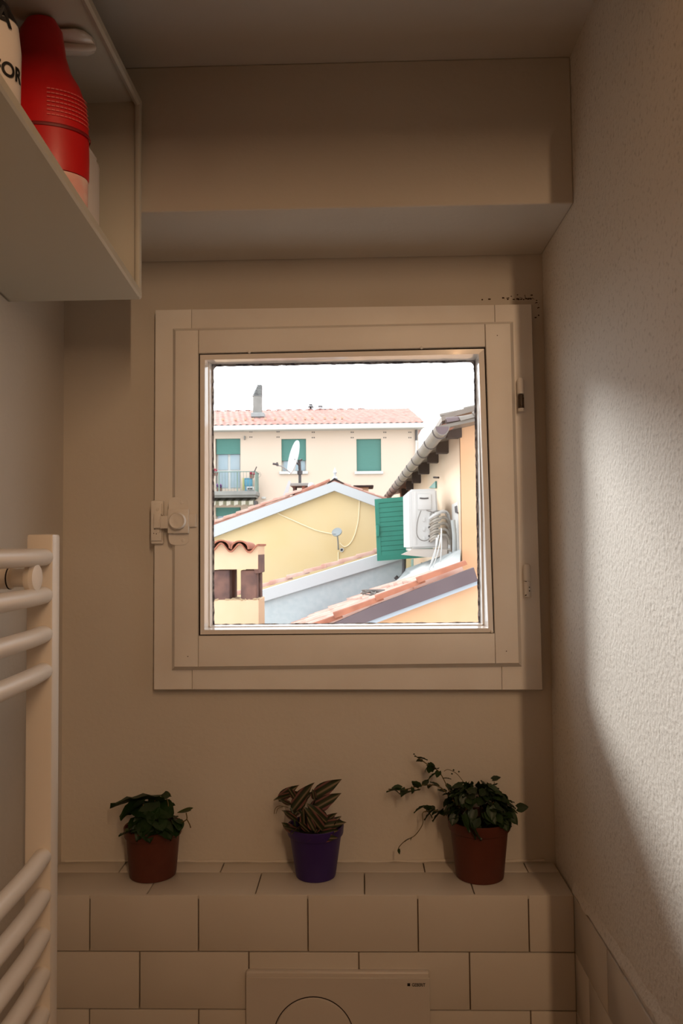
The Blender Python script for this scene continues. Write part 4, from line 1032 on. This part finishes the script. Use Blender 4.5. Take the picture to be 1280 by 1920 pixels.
for pc in (362, 397, 432, 467):                     # channel tiles, peak to peak
    mb = MB(); rows = []
    for yy in (yH - .065, yH + .43):
        ring = []
        for off_ in (.004, -.009):
            for s_ in range(13):
                q_ = wave(pc - 17.4 + 34.8 * s_ / 12); ring.append(mb.bm.verts.new((q_.x, yy, q_.z + off_)))
        rows.append(ring)
    A, B = rows
    for s_ in range(12):
        mb.bm.faces.new([A[s_], A[s_ + 1], B[s_ + 1], B[s_]]); mb.bm.faces.new([A[13 + s_], B[13 + s_], B[14 + s_], A[14 + s_]])
        mb.bm.faces.new([A[s_], A[13 + s_], A[14 + s_], A[s_ + 1]]); mb.bm.faces.new([B[s_], B[s_ + 1], B[14 + s_], B[13 + s_]])
    mb.bm.faces.new([A[0], B[0], B[13], A[13]]); mb.bm.faces.new([A[12], A[25], B[25], B[12]])
    mb.obj('roof_tile', M_cap, cs)

# ---------- tall orange house at the right
yO = YD(7.4); kx_ = -.0192
cor = P(863, 930, yO); XO = cor.x
def wx(y): return XO + (y - yO) * kx_               # x of its left wall
def Wl(px, py):                                      # pixel -> left wall
    d = ray(px, py); t = (XO + (CAM.y - yO) * kx_) / (d.x - d.y * kx_); return CAM + d * t
oh = thing('tall_house', (XO + 2, yO, GZ), 'tall orange house at the right with a gutter along its eaves', 'house')
zTop = P(870, 792, yO).z; y9 = yO + 9.5
mb = MB(); mb.poly([V((XO, yO, GZ)), V((XO, yO, zTop)), V((wx(y9), y9, zTop)), V((wx(y9), y9, GZ))]); mb.obj('side_wall', M_cream, oh, smooth=False)
mb = MB(); mb.prism([V((XO + .001, yO, GZ)), V((XO + 5, yO, GZ)), V((XO + 5, yO, P(1200, 735, yO).z)), P(905, 778, yO), P(862, 800, yO)], (0, .25, 0)); mb.obj('end_wall', M_orange, oh, smooth=False)
MB().box(wx(y9), XO + 5, y9, y9 + .2, GZ, zTop).obj('back_wall', M_cream, oh, smooth=False)
# gutter along the eaves
g0 = P(829, 806, YD(6.85)); g1 = P(724, 935, YD(15.6))
gr = .064; mb = MB(); gu = (g1 - g0).normalized(); gs = gu.cross(V((0, 0, 1))).normalized()
rows = []
for q_ in (g0, g1):
    ring = []
    for rr_ in (gr, gr - .006):
        for s_ in range(13):
            t = math.pi + math.pi * s_ / 12; ring.append(mb.bm.verts.new(q_ + gs * math.cos(t) * rr_ + V((0, 0, math.sin(t) * rr_ * 1.25 + .03))))
    rows.append(ring)
A, B = rows
for s_ in range(12):
    mb.bm.faces.new([A[s_], A[s_ + 1], B[s_ + 1], B[s_]]); mb.bm.faces.new([A[13 + s_], B[13 + s_], B[14 + s_], A[14 + s_]])
    mb.bm.faces.new([A[s_], A[13 + s_], A[14 + s_], A[s_ + 1]])
gt = mb.obj('roof_gutter', M_gutter, oh)
mb = MB(); mb.poly([g0 + V((0, .003, 0)) + gs * math.cos(math.pi + math.pi * s_ / 12) * gr * .98 + V((0, 0, math.sin(math.pi + math.pi * s_ / 12) * gr * 1.22 + .03)) for s_ in range(13)]); mb.obj('gutter_end', M_fascia, gt, smooth=False)
n_g = 12
for k in range(n_g):                                 # strap rings
    t_ = .02 + k / n_g * .98; q_ = g0.lerp(g1, t_)
    MB().tube([q_ + gs * math.cos(math.pi + math.pi * s_ / 10) * (gr + .003) + V((0, 0, math.sin(math.pi + math.pi * s_ / 10) * (gr * 1.25 + .003) + .03)) for s_ in range(11)], .007, 5).obj('gutter_strap', M_dgrey, gt)
# soffit + rafters + tiles of the eave
zs0 = g0.z + .035
def eave(y): return g0.lerp(g1, (y - g0.y) / (g1.y - g0.y))
ys0, ys1 = yO - .28, g1.y
mb = MB(); a_, c_ = eave(ys0), eave(ys1)
mb.prism([a_ + V((-.02, 0, .045)), V((wx(ys0) + .3, ys0, a_.z + .16)), V((wx(ys1) + .3, ys1, c_.z + .16)), c_ + V((-.02, 0, .045))], (0, 0, .03)); mb.obj('soffit', M_gutter, oh, smooth=False)
for (px0, px1, t0, t1) in ((838, 862, 801, 820), (819, 841, 826, 849), (802, 822, 849, 867), (785, 805, 870, 888), (773, 789, 887, 905), (762, 775, 904, 918), (753, 765, 918, 929)):
    q_ = Wl(px1, t1); yy = min(q_.y, y9); wd_ = (px1 - px0) / F * (yy + CY); hh_ = (t1 - t0) / F * (yy + CY)
    MB().box(q_.x - wd_, q_.x + .02, yy, yy + .12, q_.z, q_.z + hh_ + .02, .004).obj('rafter', M_dark, oh)
# roof slope: slab plus tiles seen on the rake edge
yq = yO - .25
band([(826, 797), (863, 786), (905, 770), (905, 777), (863, 797), (832, 806)], yq + .05, 9, 'roof_slab', M_rtile2, oh)
tile_run(P(838, 796, yq), P(866, 789, yq), 1, .05, M_fascia, oh, .002, seed=2)
tile_run(P(863, 793, yq - .02), P(889, 784, yq - .02), 1, .045, M_gutter, oh, .002, seed=2)
tile_run(P(889, 784, yq - .02), P(960, 758, yq - .02), 2, .045, M_gutter, oh, .002, seed=2)
# raised part behind
yU = yO + 1.2
mb = MB(); mb.prism([P(838, 800, yU), P(838, 786, yU), P(905, 768, yU), P(1200, 700, yU), P(1200, 800, yU)], (0, 3, 0)); mb.obj('upper_wall', M_orange, oh, smooth=False)
band([(827, 781), (850, 772), (905, 758), (1200, 690), (1200, 699), (905, 766), (850, 781), (828, 790)], yU - .15, 3.2, 'upper_roof_edge', M_gutter, oh)
tile_run(P(826, 783, yU - .1), P(960, 745, yU - .1), 3, .03, M_gutter, oh, .002, seed=2)
x0, x1, z0, z1 = rect(828, 840, 787, 795, yU - .1); MB().box(x0, x1, yU - .12, yU + .5, z0, z1).obj('rafter', M_dark, oh)
# narrow window recess on the side wall, tiny bracket, low openings
def wall_panel(q4, name, m, out=.01, label=None, thick=.03):
    pts_ = [Wl(*k) for k in q4]; mb = MB(); mb.prism([p + V((-out, 0, 0)) for p in pts_], (thick, 0, 0)); return mb.obj(name, m, oh, label, smooth=False)
wall_panel([(848, 946), (858.5, 941), (862, 1038), (848, 1046)], 'window_reveal', M_fwhite, .006)
wall_panel([(854, 950), (857.8, 948), (859.5, 963), (855, 961)], 'window_gap', M_dgrey, .012)
wall_panel([(806, 915), (819, 902), (819, 915)], 'blind', M_roll, .02)
wall_panel([(763, 1050), (775, 1048), (775, 1067), (763, 1068)], 'low_panel', M_teal, .012)
wall_panel([(805, 1050), (831, 1044), (831, 1052), (805, 1058)], 'low_panel', M_teal, .012)
MB().tube([P(813, 895, YD(8.7)), P(822, 895.5, YD(8.6))], .012, 6).obj('hook', M_dark, oh)
MB().tube([P(790, 1056, YD(9.4)), P(795, 1058, YD(9.3)), P(799, 1062, YD(9.2))], .01, 6).obj('hook', M_dark, oh)
# conduit bundle down the side wall
for pl, r_ in (([(849, 975), (852, 1010), (851, 1040), (843, 1062), (825, 1078), (800, 1092)], .022), ([(853, 990), (854, 1040), (846, 1063), (828, 1078)], .012), ([(846, 1035), (840, 1055), (820, 1072), (798, 1088)], .014)):
    MB().tube(smoothpath([P(a_, b_, YD(7.55)) for a_, b_ in pl], 5), r_, 8).obj('conduit', M_lead, oh)
# open green shutter (with slats)
ySh = YD(9.4)
s4 = [(707, 1052), (812, 1044), (806, 927), (702, 936)]
sf = [P(*k, ySh) for k in s4]
in4 = [(714.5, 1042), (806, 1035), (800, 935.5), (710, 943.5)]
inn = [P(*k, ySh) for k in in4]
shr = MB(); 
for i in range(4):
    j = (i + 1) % 4; shr.prism([sf[i], sf[j], inn[j], inn[i]], (0, .045, 0))
shu = shr.obj('shutter', M_shut, oh, 'green louvred shutter standing open', smooth=False)
ns = 11
for k in range(ns):
    t0, t1 = k / ns, (k + 1) / ns; a_, b_ = inn[0].lerp(inn[3], t0), inn[1].lerp(inn[2], t0); c_, d_ = inn[1].lerp(inn[2], t1), inn[0].lerp(inn[3], t1)
    mb = MB(); mb.prism([a_ + V((0, .004, 0)), b_ + V((0, .004, 0)), c_.lerp(b_, .07) + V((0, .007, 0)), d_.lerp(a_, .07) + V((0, .007, 0))], (0, .012, 0)); mb.obj('slat', M_shut, shu, smooth=False)
mb = MB(); mb.prism([p + V((0, .022, 0)) for p in inn], (0, .004, 0)); mb.obj('backing_board', M_shut, shu, smooth=False)
MB().box(P(705, 1000, ySh).x, P(711, 1000, ySh).x, ySh - .03, ySh, P(705, 1006, ySh).z, P(705, 985, ySh).z, .005).obj('shutter_catch', M_shut, shu)
# ---------- air conditioner
yA = YD(8.0)
ac = thing('air_conditioner', P(795, 1033, yA), 'large white air conditioner unit bracketed to the tall orange house', 'air conditioner')
sp4 = [(770, 1029), (824, 1027), (818.5, 916), (768, 917.5)]
pts_ = [P(*k, yA) for k in sp4]
depth_v = V((-.018, .86, 0))
mb = MB(); mb.prism(pts_, depth_v)
bmesh.ops.recalc_face_normals(mb.bm, faces=mb.bm.faces)
bmesh.ops.bevel(mb.bm, geom=list(mb.bm.edges), offset=.018, segments=2, affect='EDGES'); mb.obj('casing', M_acw, ac)
xm = pts_[0].x
fr = MB(); fr.prism([pts_[0] + V((-.012, .03, .015)), pts_[3] + V((-.010, .03, -.02)), pts_[3] + V((-.024, .84, -.02)), pts_[0] + V((-.026, .84, .015))], (.02, 0, 0)); fr.obj('front_panel', M_acw, ac, smooth=False)
def acb(px0, px1, t0, t1, dy, name, m, bev=.004, lab=None, y=None):
    y = yA if y is None else y; p_, q_ = P(px0, t1, y), P(px1, t0, y); return MB().box(p_.x, q_.x, y - dy, y + .002, p_.z, q_.z, bev, 2).obj(name, m, ac, lab)
acb(783, 808, 926, 956, .015, 'handle_cover', M_acw, .005)
MB().tube([P(786.5, 934, yA - .016), P(795, 934.8, yA - .016), P(803, 934, yA - .016)], .008, 8).obj('handle_slot', M_dgrey, ac)
acb(777, 780, 922, 1022, .003, 'side_rib', M_acw, .001)
for k in range(3): acb(792.5, 797, 970 + k * 18, 978 + k * 18, .008, 'knock_out', M_acw, .002)
acb(802, 806.5, 962, 1016, .02, 'valve_plate', M_acw, .004)
for py in (989, 1005): MB().lathe(P(804.5, py, yA - .02), [(0, -.008), (.012, -.006), (.012, .004)], 10, axis='Y').obj('valve_cap', M_dgrey, ac)
rd = random.Random(3)
for k in range(5):                                   # insulated pipes from valves to the wall run
    py = 966 + k * 10
    pl = [(806, py + 6, 0.06), (814, py, .12), (824, py - 5 + k, .10), (832, py - 7 + k, .06), (839, py - 2 + k, .02), (842.5 , py + 16, -.02), (842, 1043, -.02)]
    MB().tube(smoothpath([P(a_, b_, yA - c_) for a_, b_, c_ in pl], 5), .0145 if k else .017, 8).obj('pipe', M_pipe if k else M_acw, ac)
    MB().tube(smoothpath([P(a_ + 1, b_ + 4, yA - c_) for a_, b_, c_ in pl[:3]], 4), .010, 8).obj('pipe', M_pipe, ac)
MB().tube(smoothpath([P(a_, b_, yA - .03) for a_, b_ in ((805, 1016), (811, 1000), (808, 985), (812, 968))], 5), .012, 6).obj('cable', M_dgrey, ac)
for pl in ([(789, 957), (783, 975), (781, 1000), (788, 1012), (800, 1013), (809, 1003), (811, 988), (806, 970)], [(799, 957), (812, 961), (820, 968), (826, 975)], [(808, 962), (818, 958), (832, 959), (840, 966)]):
    MB().tube(smoothpath([P(a_, b_, yA - .06) for a_, b_ in pl], 5), .006, 6).obj('cable', M_cable, ac)
for pl in ([(822, 1003), (816, 1030), (808, 1055), (799, 1085)], [(827, 1000), (822, 1030), (812, 1062), (803, 1084)], [(827, 990), (827, 1030), (823, 1075)], [(818, 1008), (815, 1040), (806, 1062)]):
    MB().tube(smoothpath([P(a_, b_, YD(7.45)) for a_, b_ in pl], 5), .006, 6).obj('cable', M_acw, ac)
# tray bracket underneath
mb = MB(); q_ = [P(*k, yA - .05) for k in ((755, 1038), (768, 1033), (840, 1031), (838, 1043))]
mb.prism([P(752, 1040, yA - .04), P(768, 1032, yA - .04), P(838, 1030, yA - .04), P(838, 1043, yA - .04), P(800, 1045, yA - .04)], (0, .05, 0)); mb.obj('bracket_arm', M_acb, ac, smooth=False)
mb = MB(); mb.prism([P(756, 1038, yA + .8), P(838, 1030, yA + .8), P(838, 1040, yA + .8)], (0, .05, 0)); mb.obj('bracket_arm', M_acb, ac, smooth=False)
MB().box(P(770, 1031, yA).x, P(836, 1031, yA).x + .05, yA + .0, yA + .86, P(800, 1033, yA).z, P(800, 1029, yA).z, .004).obj('drip_tray', M_acb, ac)
acb(828, 838, 1000, 1040, .0, 'bracket_upright', M_acb, .002, y=yA + .02)
